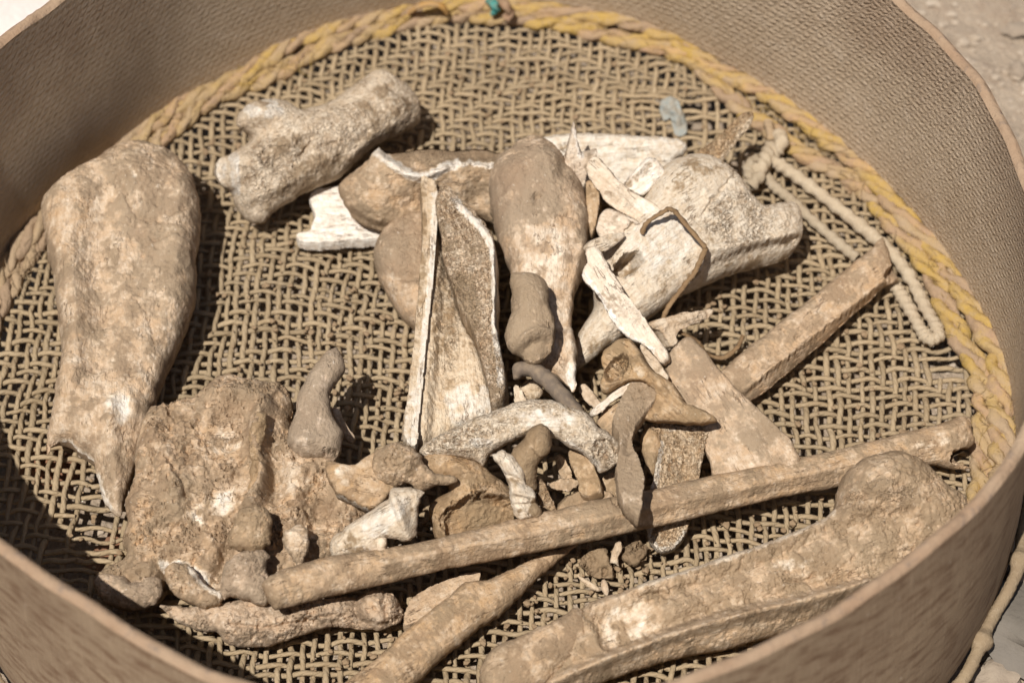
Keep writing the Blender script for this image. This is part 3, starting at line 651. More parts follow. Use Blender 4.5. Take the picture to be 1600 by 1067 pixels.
for pts_, z_, T_, kw in [
    ([(402,642),(416,650),(415,680),(407,702),(411,730),(414,762),(409,786),(398,797),(387,782),(391,750),(392,720),(388,690),(394,663)], (42,41), .009, dict(dirt=.85)),
    ([(372,802),(392,789),(413,794),(423,806),(425,830),(420,851),(400,863),(372,860),(357,846),(364,820)], (44,42), .012, dict(dirt=.95)),
    ([(441,838),(454,825),(474,821),(483,840),(478,866),(470,886),(461,878),(449,860)], (38,36), .007, dict(dirt=.6, white=.3)),
    ([(149,906),(164,897),(190,901),(206,908),(222,903),(240,899),(253,907),(253,926),(245,943),(215,952),(180,947),(153,929)], (21,21), .016, dict(dirt=.75, orange=.7, relief=[('b',212,905,20,8,20,-3)])),
    ([(258,890),(272,880),(290,882),(305,892),(316,908),(330,918),(347,925),(349,940),(325,951),(300,943),(278,932),(262,915)], (28,27), .013, dict(dirt=.6, paint=[('white',[(300,888),(322,910),(345,928)],.8,9,'line'),('bare',[(300,888),(322,910),(345,928)],.8,9,'line')])),
    ([(352,884),(372,866),(399,857),(421,868),(417,890),(426,915),(418,944),(395,941),(365,932),(350,937),(344,915)], (34,32), .012, dict(dirt=.85, orange=.5)),
    ([(330,615),(345,595),(368,590),(388,600),(392,618),(378,636),(350,640),(332,632)], (33,33), .010, dict(dirt=1.0))]:
    kw = {**dict(orange=.5, lump=1.2, rough=.6, crust=.8, jag=1.6, up=.3), **kw}
    xs_ = [q[0] for q in pts_]; ys_ = [q[1] for q in pts_]
    k_ = B('bone_knob', None, None, pts_, ((min(xs_), sum(ys_)/len(ys_)-3, z_[0]), (max(xs_), sum(ys_)/len(ys_)+3, z_[1])), T=T_, **kw)
    under(k_, lump_)
B('flat_fragment', 'ochre flat bone fragment with broken white edge set in the front of the lump', 'bone fragment',
  [(512,722),(530,728),(556,732),(585,712),(612,722),(622,760),(607,780),(590,796),(572,797),(545,785),(527,775),(516,755),(510,740)], ((490,735,42),(600,755,40)), T=.008, e=1.2, up=.35, dirt=.45, orange=.9, lump=.7, crust=.5,
  relief=[('l',550,750,90,-3.5),('r',[(527,735),(540,750),(530,765)],10,1.5)], paint=[('white',[(527,775),(545,786),(572,797)],1,5,'line'),('bare',[(527,775),(545,786),(572,797)],1,5,'line'),('sponge',[(527,775),(545,786),(572,797)],1,5,'line'),('white',(538,742,14,16,0),.7),('bare',(538,742,14,16,0),.6),('dirt',(560,772,24,14,0),.5)])
B('vertebra', 'low soil covered knobbly bone under the left end of the long straight bone', 'bone',
  [(250,945),(300,948),(340,943),(400,933),(440,940),(500,935),(560,930),(582,922),(610,925),(622,940),(631,960),(620,974),(595,984),(560,982),(520,980),(482,989),(450,1000),(420,1009),(380,1011),(350,1003),(340,988),(310,986),(280,972),(262,958)],
  ((300,968,15),(600,955,13)), T=.018, k=1.0, dirt=.66, orange=.7, lump=1.4, rough=1.0, crust=1.0,
  relief=[('h',590,950,34,24,0,4),('b',560,950,9,30,0,-4),('h',500,950,40,20,0,3),('c',[(360,975),(420,980),(520,960)],6,3),('b',380,985,50,18,0,3),('r',[(600,930),(605,975)],6,-3)],
  paint=[('bare',(585,945,22,18,0),.5),('orange',(585,945,30,20,0),.6),('bare',(400,975,70,14,0),.35)])
# --- back left
B('heel_bone', 'pale porous heel bone with knobbed end lying near the back left rope', 'bone',
  [(594,110),(612,118),(635,134),(650,157),(656,180),(650,197),(612,217),(581,231),(545,264),(522,283),(486,298),(455,314),(428,332),(408,351),(388,344),(370,322),(364,298),(346,290),(337,270),(341,250),(360,241),(375,232),(392,219),(392,211),(376,201),(371,188),(380,170),(395,159),(420,155),(445,159),(462,172),(490,168),(520,157),(550,135),(575,117)],
  ((400,270,26),(625,165,26)), T=.026, k=.95, dirt=.26, orange=.15, white=.55, sponge=.35, lump=.8, crust=.5, cells=135,
  relief=[('p',[(380,245),(430,225),(520,185),(600,135),(640,165),(590,195),(520,250),(440,300),(385,320)],3.5,9),('h',425,245,22,18,0,-3),('b',440,255,30,22,0,-4),('b',475,225,14,22,0,-4),('b',500,205,40,8,-28,-2),('b',412,200,16,12,0,-4),('b',410,175,28,18,0,5),('b',350,268,16,22,0,-5),('r',[(366,250),(370,300)],6,3),('c',[(470,245),(490,215)],6,3),('c',[(500,230),(520,225)],5,2),('r',[(545,245),(580,215),(630,180)],10,3)],
  paint=[('sponge',(420,260,50,40,0),.7),('sponge',(520,210,70,30,-28),.5),('bare',(500,205,70,30,-28),.3),('dirt',(600,175,50,40,-28),.45),('dirt',(450,225,26,22,0),.5),('dirt',(480,275,60,24,-30),.6),('bare',(410,175,34,18,0),.5),('white',(410,170,34,16,0),.6),('white',[(366,245),(369,300)],.8,6,'line'),('bare',[(366,245),(369,300)],.8,6,'line'),('white',(347,262,10,20,0),.5),('bare',(347,262,10,20,0),.5)])
B('white_plate', 'clean white flat bone fragment with notched left edge lying on the mesh', 'bone fragment',
  [(485,312),(495,303),(526,298),(560,300),(620,330),(640,366),(600,378),(560,381),(518,384),(477,385),(462,376),(475,368),(486,364),(492,341),(487,325)], ((480,345,9),(620,345,9)), T=.0025, k=.8, e=.7, up=1, dirt=-.2, white=1.0, orange=0, lump=.5, crust=.1)
B('knuckle_end', 'dark domed joint end with broken white rim, packed with soil on top', 'bone',
  [(585,236),(592,231),(606,240),(640,237),(675,233),(710,236),(742,233),(775,238),(790,245),(795,300),(785,345),(770,350),(742,338),(720,365),(660,370),(607,365),(585,360),(558,347),(540,324),(529,300),(531,287),(558,264),(575,250)],
  ((540,310,27),(780,300,27)), T=.028, k=1.0, dirt=.66, orange=.5, lump=1.0, rough=.35, crust=.7, cells=130,
  relief=[('p',[(590,236),(630,262),(665,275),(700,258),(735,256),(790,255),(795,200),(580,200)],-1.5,4),('b',690,320,70,40,0,-12),('r',[(590,240),(625,266),(655,276),(695,262)],7,5),('r',[(545,330),(580,350),(625,358)],6,-3),('b',590,300,45,40,0,3),('b',745,310,22,30,0,-6),('p',[(600,245),(650,266),(700,250),(780,248),(780,225),(600,225)],-5,4)],
  paint=[('white',[(588,237),(606,250),(628,266),(652,278),(672,276),(695,262),(712,256)],1.2,8,'line'),('bare',[(588,237),(606,250),(628,266),(652,278),(672,276),(695,262),(712,256)],1.3,8,'line'),('white',[(712,258),(735,254),(780,262)],.9,5,'line'),('bare',[(712,258),(735,254),(780,262)],.9,5,'line'),('dirt',(610,345,60,20,15),.5),('dirt',(700,245,80,14,0),.7),('bare',(600,310,40,30,0),.25),('orange',(610,315,50,34,0),.6),('sponge',(700,245,80,16,0),.6)])
B('joint_lump', 'smooth rounded brown bone end with ochre lower half, left of the split shaft', 'bone',
  [(672,338),(652,341),(618,352),(596,372),(585,398),(589,428),(602,452),(622,486),(650,512),(690,530),(705,430),(700,345)], ((655,360,20),(660,505,14)), T=.020, k=1.0, dirt=.72, orange=.9, lump=1.0, rough=.3, crust=.5,
  relief=[('r',[(590,425),(620,430),(660,430)],8,-2.5),('b',630,385,40,30,0,2)], paint=[('dirt',(630,385,50,45,0),.5),('bare',(635,470,40,34,0),.5),('white',(625,428,22,6,0),.4),('sponge',(630,390,40,40,0),.25)])
# --- centre
B('split_shaft', 'long split bone shaft with straight white broken edge and pale hollow inside, beside the mesh', 'bone',
  [(656,292),(680,298),(684,330),(690,380),(702,430),(722,500),(746,545),(765,610),(772,650),(725,668),(682,692),(657,706),(630,691),(640,610),(648,540),(655,470),(660,380)], ((672,310,34),(690,690,26)), T=.010, k=.9, e=2.0, up=.2, cells=200, dirt=.14, white=.56, orange=.5, lump=.7, rough=.2, crust=.6,
  relief=[('p',[(690,320),(690,420),(680,560),(668,690),(775,690),(775,560),(700,400)],-5,8),('b',700,560,30,60,0,-2)],
  paint=[('dirt',(664,340,9,60,0),.5),('bare',(725,630,45,40,0),.5),('white',(735,625,40,36,0),.65),('dirt',(690,480,22,90,0),.5),('sponge',(700,470,22,90,0),.8),('bare',(730,570,30,30,0),.3)])
wl = B('shaft_wall', None, None, [(657,291),(669,293),(681,299),(684,330),(682,380),(674,470),(666,550),(658,630),(650,706),(630,691),(637,620),(646,540),(654,450),(659,370)], ((670,300,42),(641,690,33)), T=.004, k=2.2, e=3.0, up=.1, dirt=.15, white=.35, orange=.3, lump=.35, crust=.3, cells=150, jag=.7,
  paint=[('white',[(682,305),(680,380),(672,470),(663,550),(655,630),(648,700)],.9,7,'line'),('bare',[(682,305),(680,380),(672,470),(663,550),(655,630),(648,700)],1,7,'line'),('dirt',[(659,300),(660,380),(653,470)],.6,8,'line'),('white',(642,650,12,50,5),.5)])
under(wl, BONES[-2])
B('spongy_splinter', 'long pointed splinter of porous spongy bone leaning against the split shaft', 'bone fragment',
  [(694,302),(712,311),(719,323),(737,336),(755,359),(768,374),(775,397),(778,450),(778,520),(785,560),(792,592),(789,635),(770,642),(764,612),(756,578),(746,543),(733,515),(722,500),(712,468),(705,445),(694,410),(692,378),(686,355),(684,325)], ((700,315,48),(778,630,40)), T=.007, k=.9, e=3.0, up=.15, dirt=.35, sponge=1.0, orange=.1, white=.2, lump=.8, crust=.2, cells=120,
  relief=[('r',[(715,320),(750,358),(770,385),(774,450),(774,530)],7,2.5),('b',725,420,22,60,-10,-3),('r',[(706,450),(735,520),(760,600)],8,1.5)],
  paint=[('white',[(712,312),(722,328),(752,358),(769,385),(774,420),(775,520),(784,600)],1.2,6,'line'),('sponge',[(722,328),(752,358),(769,385),(774,420),(775,520)],-1,7,'line'),('bare',[(722,328),(752,358),(769,385),(774,420),(775,520)],1.2,6,'line'),('dirt',(728,470,22,50,-10),.6),('sponge',(722,480,14,40,-10),-.7)])
B('humerus_end', 'large central bone with smooth rounded top end and broken shaft with white point', 'bone',
  [(764,300),(766,280),(776,260),(795,245),(815,228),(840,222),(860,230),(875,250),(890,270),(905,290),(915,315),(921,345),(919,370),(918,395),(919,418),(908,433),(898,455),(894,490),(893,515),(902,545),(901,575),(898,613),(885,602),(867,583),(840,578),(812,560),(800,500),(800,430),(786,397),(775,365),(769,335)],
  ((840,245,46),(850,590,34)), T=.026, k=.95, up=.1, dirt=.60, orange=.8, lump=1.0, rough=.3, jag=1.4, crust=.6, cells=140,
  relief=[('b',850,250,30,26,0,5),('b',800,270,26,24,0,4),('b',835,290,50,50,0,3),('b',880,265,10,16,20,-4),('h',840,308,6,5,0,-2.5),('b',860,470,60,120,0,-8),('r',[(912,380),(898,440),(893,510),(900,580)],9,4),('c',[(880,335),(905,330)],5,1.5),('c',[(868,370),(880,372),(905,375)],4,1.2),('b',780,320,14,30,0,-2)],
  paint=[('dirt',(830,290,70,60,0),.45),('bare',(850,400,60,80,0),.6),('white',(850,390,44,54,0),.4),('bare',(880,520,30,90,0),.6),('white',(885,530,20,80,0),.3),('white',(893,590,8,30,0),.9),('bare',(893,590,8,30,0),.9),('dirt',(908,370,10,60,0),.4),('dirt',(800,330,40,60,0),.3),('sponge',(837,312,8,8,0),1)])
B('toe_bone', 'small smooth brown toe bone with cupped lower joint, lying on the big central bone', 'bone',
  [(798,431),(813,430),(836,432),(852,441),(858,462),(858,482),(866,502),(867,528),(858,553),(843,567),(827,567),(815,555),(800,550),(790,534),(791,512),(800,490),(800,467)], ((825,440,62),(830,560,54)), T=.016, k=.95, dirt=1.0, orange=.1, lump=.35, crust=.15,
  relief=[('h',838,543,26,18,-25,-5),('r',[(808,548),(820,525),(845,515),(864,522)],5,2),('b',830,460,18,26,0,1),('r',[(855,480),(866,510),(862,540)],4,1.5)], paint=[('bare',(855,510,10,20,0),.3),('sponge',(852,512,12,12,0),.5)])
B('curved_horn', 'dark grey smooth curved piece arching above the broken spongy arch', 'bone',
  [(803,570),(818,566),(840,569),(863,582),(885,606),(912,640),(925,665),(900,665),(874,632),(854,612),(836,594),(818,588),(804,594)], ((812,580,46),(912,655,44)), T=.010, dirt=1.2, orange=0, lump=.3, crust=.1)
BONES[-1].data.materials[0] = plain('grey_horn', (0.15, 0.115, 0.085))
B('chip', 'small cream chip, upright and pointed, under the grey curved piece', 'bone chip', [(803,606),(812,606),(823,626),(820,633),(805,634)], ((806,610,30),(814,632,28)), T=.003, e=.5, dirt=.2, white=.5, lump=.2, crust=.1, jag=.4)
B('chip', 'small rounded cream chip between the grey curved piece and the spongy arch', 'bone chip', [(812,609),(825,593),(838,595),(848,612),(838,625),(824,627)], ((815,612,28),(842,612,26)), T=.006, dirt=.25, white=.4, lump=.3, crust=.1, jag=.4)
B('spongy_arch', 'arched piece of pale spongy bone with open honeycomb end, in the middle of the pile', 'bone fragment',
  [(655,706),(668,690),(687,680),(710,668),(732,657),(760,647),(789,635),(822,625),(856,624),(890,636),(919,646),(933,664),(951,676),(965,689),(970,706),(964,724),(940,738),(931,730),(914,712),(887,697),(865,684),(845,680),(815,684),(784,698),(766,712),(755,728),(745,721),(707,712),(670,714)],
  ((690,695,42),(945,700,46)), T=.012, k=1.0, e=.6, dirt=.08, white=.7, sponge=.5, orange=.3, lump=.9, crust=.4, cells=120,
  relief=[('h',946,707,20,22,-30,-4),('r',[(930,725),(935,700),(955,684)],4,1.5),('r',[(700,700),(760,695),(830,672)],8,2),('b',740,690,40,14,-12,-3),('p',[(732,690),(745,686),(768,691),(755,697)],1.5,2)],
  paint=[('sponge',(946,708,22,22,0),1),('sponge',(720,690,60,22,-15),.6),('white',(855,655,40,16,0),.5),('white',(750,691,18,6,10),1),('bare',(750,691,18,6,10),.8),('sponge',(860,655,50,18,0),-.5),('dirt',(800,650,70,12,-8),.3),('white',[(887,697),(931,728)],.9,8,'line'),('bare',[(887,697),(931,728)],.9,8,'line')])
B('peg_bone', 'dark brown peg of bone with flat round end pointing at the viewer', 'bone',
  [(840,664),(855,668),(862,685),(861,702),(850,714),(840,724),(838,742),(838,762),(825,778),(808,772),(798,745),(790,725),(800,705),(815,690),(825,674)], ((845,680,62),(815,765,40)), T=.015, dirt=1.1, orange=.1, lump=.4, crust=.2,
  relief=[('h',848,695,16,20,0,1.5),('r',[(832,705),(845,718),(858,712)],4,-1.5)], paint=[('bare',(849,696,13,17,0),.5)])
B('tooth_root', 'white and grey streaked fragment standing in front of the dark peg', 'bone fragment',
  [(769,711),(786,704),(800,712),(811,722),(820,741),(822,755),(836,768),(837,782),(846,796),(842,806),(825,808),(811,812),(804,802),(797,780),(797,766),(790,745),(780,728)], ((780,712,60),(825,804,40)), T=.009, dirt=.0, white=.75, orange=0, lump=1.4, crust=.3,
  relief=[('r',[(785,740),(805,748),(822,760)],4,-2),('r',[(797,768),(835,775)],4,2),('r',[(800,790),(835,788)],3,-1.5)], paint=[('dirt',(838,795,10,16,0),.8),('dirt',(805,755,20,6,20),.7),('dirt',(820,800,14,10,0),.5)])
B('spongy_chip', 'dark porous chip leaning right of the white and grey fragment', 'bone chip', [(838,746),(850,752),(860,775),(869,795),(856,798),(842,781)], ((842,750,36),(862,795,28)), T=.004, e=1, dirt=.6, sponge=1, lump=.5, crust=.2)
B('cupped_joint', 'brown joint bone with deep soil lined hollow, above the middle of the long bone', 'bone',
  [(661,711),(688,704),(715,711),(746,720),(766,739),(795,764),(803,800),(795,825),(745,850),(695,855),(680,840),(673,815),(670,795),(680,780),(702,765),(690,750),(660,745)], ((690,800,24),(790,790,22)), T=.024, k=1.0, dirt=.68, orange=.8, lump=1.0, rough=.4, crust=.6,
  relief=[('h',748,808,58,36,-14,-13),('r',[(695,835),(705,800),(735,780),(795,775)],6,3),('b',715,735,30,14,0,3)], paint=[('sponge',(760,762,30,10,0),1),('bare',(760,762,30,10,0),.6),('bare',(720,740,30,22,0),.25),('dirt',(748,812,50,30,-14),.5)])
B('knobbly_lump', 'rough brown lump sitting on top of the cupped joint', 'bone',
  [(586,705),(607,695),(627,692),(647,699),(660,718),(681,738),(713,745),(708,755),(681,759),(654,768),(636,756),(616,761),(602,758),(586,747),(583,727)], ((600,730,48),(695,750,46)), T=.014, dirt=.82, orange=.5, lump=1.5, rough=.7, jag=1.7, crust=.7,
  relief=[('b',635,710,18,16,0,3),('b',650,735,9,20,30,-3),('b',612,725,20,20,0,2)], paint=[('bare',(633,705,14,10,0),.4)])
B('triangular_bone', 'whitish bone with flared triangular end resting against the long bone', 'bone',
  [(663,768),(655,782),(653,810),(650,836),(634,845),(605,840),(602,862),(571,868),(526,875),(516,858),(521,839),(535,828),(557,811),(591,790),(607,777),(614,763),(640,762)], ((540,848,36),(635,795,48)), T=.014, dirt=.18, white=.68, orange=.3, lump=.8, crust=.4,
  relief=[('r',[(612,770),(625,800),(640,840)],7,3),('b',642,805,9,30,0,-3),('b',590,815,18,14,-20,2)], paint=[('white',(600,810,40,20,-35),.4),('bare',(600,810,40,20,-35),.3),('dirt',(550,855,30,16,0),.4),('white',(565,858,22,6,-10),.6)])
B('chip', 'tiny cream block of bone between the triangular end and the long bone', 'bone chip', [(590,842),(604,841),(603,856),(601,864),(590,862)], ((592,850,44),(603,852,44)), T=.003, dirt=.1, white=.4, lump=.2, crust=.1, jag=.3)
# --- long bones
B('long_bone', 'long straight brown bone lying across the whole front of the pile', 'bone',
  [(410,916),(420,900),(470,880),(520,868),(600,857),(690,839),(760,822),(850,800),(940,779),(1000,768),(1100,745),(1200,725),(1300,704),(1400,679),(1460,664),(1505,650),(1516,655),(1514,672),(1521,690),(1512,700),(1490,714),(1500,726),(1516,731),(1490,733),(1440,727),(1380,744),(1300,762),(1200,782),(1100,806),(1000,829),(900,851),(800,870),(700,889),(600,912),(500,936),(440,951),(424,946)],
  ((425,928,40),(1500,695,16)), T=.012, k=1.0, dirt=.74, orange=.9, lump=.45, rough=.15, crust=.4, cells=190,
  relief=[('r',[(600,880),(900,818),(1200,752),(1400,708)],8,2.2),('r',[(600,902),(900,840),(1200,772),(1380,735)],8,-1.2),('h',1503,713,18,12,-20,-9),('c',[(955,775),(965,790),(985,785)],4,2),('b',430,925,14,22,0,2)],
  paint=[('bare',(470,905,50,14,-12),.35),('bare',[(640,872),(760,850),(900,820)],.3,8,'line'),('bare',[(1140,760),(1230,742),(1320,725)],.4,7,'line'),('bare',(1460,690,40,12,-14),.5),('white',(1465,688,36,10,-14),.5),('bare',(1150,738,40,8,-12),.3),('dirt',(960,790,60,14,-12),.4)])
B('diagonal_bone', 'long flat dusty bone running from under the straight bone to the front rim', 'bone',
  [(905,850),(885,856),(850,866),(800,890),(760,908),(726,912),(700,934),(681,948),(636,984),(591,1027),(557,1054),(520,1090),(560,1125),(610,1105),(654,1065),(681,1038),(719,1007),(740,988),(762,973),(792,953),(825,919),(852,894),(879,870)],
  ((880,862,12),(580,1085,12)), T=.010, k=.85, up=.3, dirt=.72, orange=.9, lump=.4, crust=.4, cells=140,
  relief=[('r',[(860,868),(780,930),(690,1010),(610,1080)],20,1.5)], paint=[('bare',(720,985,60,20,-42),.3),('bare',(830,880,40,12,-30),.4),('bare',(600,1040,40,20,-42),.35)])
B('pale_shard', 'flat pale buff shard half under the diagonal bone', 'bone fragment',
  [(636,953),(647,937),(670,924),(719,905),(750,900),(740,925),(690,965),(638,982),(631,970)], ((640,960,9),(735,910,9)), T=.003, e=.8, up=1, dirt=.25, orange=.6, lump=.3, crust=.2)
B('half_shaft', 'large split bone full of soil along the front right rim, white upper edge', 'bone',
  [(850,1006),(880,985),(915,945),(960,930),(1000,915),(1060,895),(1120,875),(1180,855),(1240,832),(1290,808),(1306,790),(1309,765),(1321,740),(1345,720),(1380,709),(1410,710),(1440,725),(1460,745),(1482,764),(1503,772),(1510,790),(1505,830),(1470,880),(1420,915),(1353,925),(1330,945),(1262,978),(1195,998),(1127,1015),(1060,1028),(1000,1046),(930,1070),(880,1085),(840,1080)],
  ((900,1010,18),(1430,800,28)), T=.026, k=.85, up=.15, dirt=.76, orange=.35, lump=1.0, rough=.55, crust=.9, cells=200,
  relief=[('b',1385,745,60,40,0,5),('r',[(925,946),(1000,917),(1120,878),(1240,835),(1300,800)],8,4),('r',[(860,1068),(950,1030),(1060,990),(1160,962),(1260,940),(1353,912)],10,9),('p',[(920,965),(1060,915),(1200,870),(1310,815),(1420,790),(1460,850),(1350,905),(1150,950),(950,1020)],-5,10),('b',1200,905,60,28,-18,2.5),('b',1070,945,40,20,-18,2.5),('b',1330,860,70,34,-20,3),('c',[(1230,905),(1260,905),(1275,895)],5,2.5),('b',985,965,40,30,-20,-3),('c',[(1400,735),(1430,745)],4,1.5),('c',[(1000,930),(1030,925),(1045,930)],5,2),('b',1380,790,30,14,0,-3)],
  paint=[('white',[(1000,914),(1060,893),(1120,874),(1180,853),(1240,831),(1298,800)],.6,7,'line'),('bare',[(920,950),(1060,893),(1120,874),(1180,853),(1240,831),(1298,800)],.9,7,'line'),('bare',[(860,1068),(1000,1012),(1160,962),(1353,912)],.55,12,'line'),('bare',(985,965,45,40,-20),.65),('white',(985,975,45,40,-20),.6),('bare',(1350,740,60,14,0),.3),('sponge',(1370,775,60,24,0),.7),('bare',(1230,880,50,16,-10),.25),('white',(1235,880,40,10,-10),.5),('bare',(1140,1000,150,18,-14),.6),('orange',(1140,1000,150,18,-14),.4)])
B('shaft_flake', 'flat dirt covered slab of bone broken off the left end of the front right bone', 'bone fragment',
  [(752,1040),(770,1014),(800,1000),(860,974),(897,952),(908,956),(914,975),(920,995),(926,1004),(914,1015),(900,1035),(870,1055),(830,1082),(770,1090),(752,1070)], ((770,1045,24),(915,985,24)), T=.010, k=.8, e=1.4, up=.3, dirt=.85, orange=.6, lump=.7, crust=.6,
  relief=[('l',840,1020,90,-2)], paint=[('bare',(850,1045,26,16,0),.3),('white',(925,1004,9,14,20),.9),('bare',(925,1004,9,14,20),.9),('bare',(760,1060,14,16,0),.5)])
B('slanted_bone', 'flat sided brown bone slanting up to the right rim, splintered upper end', 'bone',
  [(1377,372),(1386,395),(1390,417),(1404,438),(1385,446),(1357,471),(1296,526),(1229,584),(1172,626),(1150,618),(1120,590),(1161,551),(1229,497),(1296,443),(1357,393)], ((1385,415,15),(1150,605,13)), T=.011, k=.95, up=.25, dirt=.72, orange=.9, lump=.35, crust=.35, cells=130,
  relief=[('r',[(1380,440),(1280,522),(1160,612)],7,2.5),('p',[(1395,446),(1296,530),(1172,630),(1160,616),(1270,528),(1375,447)],-4,3),('h',1394,428,10,16,30,-8)], paint=[('bare',[(1375,445),(1280,522),(1165,608)],.4,9,'line'),('bare',(1180,565,50,14,-40),.3),('bare',(1290,500,40,8,-40),.25)])
# --- right of centre
B('pale_joint', 'big cream coloured joint bone with porous flank and ragged hole in its shaft', 'bone',
  [(1012,290),(1035,262),(1060,248),(1085,243),(1110,247),(1135,263),(1152,282),(1164,303),(1176,321),(1195,324),(1215,318),(1236,317),(1247,330),(1251,360),(1244,386),(1224,406),(1190,417),(1150,427),(1127,434),(1091,451),(1057,468),(1012,500),(974,525),(954,540),(925,560),(904,578),(896,560),(905,520),(930,480),(930,440),(940,385),(965,345),(1000,315)],
  ((930,530,20),(1190,345,30)), T=.024, k=.95, dirt=.02, white=.74, orange=.2, sponge=.1, lump=.7, crust=.4, cells=165,
  relief=[('h',983,412,25,15,-35,-17),('p',[(1100,300),(1160,300),(1235,330),(1225,375),(1110,415),(1088,380)],1.5,6),('r',[(1095,395),(1150,385),(1200,375),(1240,365)],7,3),('p',[(1105,410),(1200,378),(1246,370),(1240,410),(1130,440),(1090,452)],-4,5),('b',1185,330,26,14,0,-4),('c',[(1150,270),(1100,330),(1090,370)],4,1.5),('b',1075,285,40,30,0,3),('b',1000,470,60,16,-33,2),('r',[(1100,360),(1095,330),(1120,318)],4,1.5)],
  paint=[('sponge',(1150,345,60,46,0),.9),('dirt',(1060,275,44,22,-15),.4),('dirt',(1190,410,70,16,-12),.5),('dirt',(985,415,20,12,-35),.6),('dirt',(1120,265,40,16,30),.4),('dirt',(940,530,50,18,-33),.35),('dirt',(1060,440,40,12,-30),.35),('white',(1030,380,50,40,-30),.3)])
B('white_slab', 'bright white bone slab at the back behind the splinters', 'bone fragment',
  [(840,221),(874,210),(919,208),(966,210),(1015,213),(1056,217),(1073,228),(1069,242),(1056,250),(1030,300),(960,310),(890,300),(850,260)], ((860,245,26),(1060,235,26)), T=.010, k=.9, e=1.5, dirt=-.2, white=1.0, orange=.1, lump=.7, crust=.1,
  relief=[('b',985,250,14,6,0,-2),('b',1005,238,14,5,0,-1.5),('b',940,232,18,5,0,-1.2)], paint=[('dirt',(985,251,12,4,0),.8),('dirt',(1003,236,12,4,0),.6),('dirt',(880,230,10,4,0),.6)])
B('upright_splinter', 'pale forked splinter standing upright in front of the bright white slab', 'bone fragment',
  [(896,191),(900,204),(903,224),(911,242),(930,235),(933,242),(925,252),(917,270),(911,296),(903,284),(880,260),(885,236),(892,206)], ((898,200,70),(908,290,44)), T=.004, e=.6, dirt=.25, white=.35, lump=.4, crust=.2, jag=.5, paint=[('white',[(900,205),(908,245)],.6,5,'line'),('dirt',(922,252,9,22,20),.6)])
B('flat_rod', 'flat peach coloured strip of bone slanting across the splinter heap, rounded upper end', 'bone fragment',
  [(919,262),(925,250),(939,249),(948,262),(962,276),(979,294),(1009,312),(1034,328),(1029,346),(1003,349),(975,336),(948,316),(934,296),(921,277)], ((930,258,60),(1020,338,52)), T=.005, e=.8, dirt=.05, white=.55, orange=.4, lump=.3, crust=.2, paint=[('sponge',(975,310,24,14,30),.35),('white',(1010,325,22,10,30),.3)])
B('white_block', 'short white grooved block of bone right of the peach strip', 'bone fragment',
  [(975,289),(990,268),(1011,247),(1027,253),(1039,273),(1020,292),(1003,308),(984,300)], ((985,295,48),(1025,262,54)), T=.007, e=2, dirt=.0, white=.85, lump=.6, crust=.2, relief=[('r',[(985,290),(1015,258)],6,-1.5)], paint=[('dirt',[(985,288),(1012,258)],.7,7,'line'),('white',[(996,304),(1034,270)],.3,7,'line')])
B('sliver', 'slim vertical sliver wedged between the big central bone and the peach strip', 'bone fragment', [(915,294),(921,287),(934,292),(937,310),(936,330),(933,347),(925,371),(919,352)], ((925,292,50),(926,365,44)), T=.004, e=.4, dirt=.35, lump=.3, crust=.2, jag=.5)
B('broken_fragment', 'buff fragment with small ragged hole just below the peach strip', 'bone fragment',
  [(939,341),(950,326),(975,335),(1002,347),(1007,364),(995,385),(966,378),(937,369)], ((945,350,48),(1000,365,48)), T=.007, e=.5, dirt=.2, white=.4, lump=.7, crust=.4, relief=[('h',990,358,13,8,-10,-5)], paint=[('sponge',(990,362,16,10,0),.9),('white',(985,370,16,10,0),.5)])
B('sliver', 'short white sliver at the top end of the long flat splinter', 'bone fragment', [(916,386),(930,373),(959,365),(973,370),(963,380),(948,391),(934,396)], ((920,388,58),(965,370,54)), T=.004, e=.4, dirt=.1, white=.7, lump=.3, crust=.1, jag=.5)
B('flat_splinter', 'long flat cream splinter lying diagonally over the shaft of the pale joint bone', 'bone fragment',
  [(916,391),(934,389),(944,402),(952,417),(979,460),(1006,496),(1026,525),(1046,556),(1035,570),(1015,548),(974,523),(950,490),(936,465),(911,434),(919,413)], ((926,400,62),(1035,555,46)), T=.004, k=.7, e=1.4, dirt=.08, white=.62, orange=.4, lump=.4, crust=.3, cells=115, paint=[('white',[(912,434),(936,466),(974,523),(1015,548)],.8,6,'line'),('sponge',(985,490,30,12,55),.3)])
B('bone_sliver', 'pale ragged sliver sticking out to the right under the bent stem', 'bone fragment',
  [(1005,510),(1037,497),(1082,487),(1112,486),(1096,501),(1067,513),(1051,521),(1053,533),(1042,543),(1024,520)], ((1020,515,36),(1105,490,30)), T=.004, e=1, dirt=.3, white=.3, lump=.6, crust=.3, jag=1.4, relief=[('r',[(1045,505),(1100,492)],6,1)])
B('wedge_bone', 'flat wedge shaped brown bone pointing up left, tucked beneath the forked piece', 'bone',
  [(1064,538),(1076,530),(1087,536),(1114,567),(1150,609),(1184,641),(1213,668),(1241,699),(1250,735),(1190,760),(1125,760),(1105,714),(1085,670),(1060,630),(1044,592),(1037,572),(1044,560)], ((1065,550,36),(1190,740,22)), T=.008, k=.6, e=1.0, up=.2, dirt=.74, orange=.7, lump=.5, crust=.4, cells=120,
  relief=[('r',[(1180,650),(1200,690),(1220,740)],8,-1.5)], paint=[('bare',(1150,715,40,20,20),.5),('bare',(1110,620,30,40,40),.25),('white',(1160,720,30,12,0),.3)])
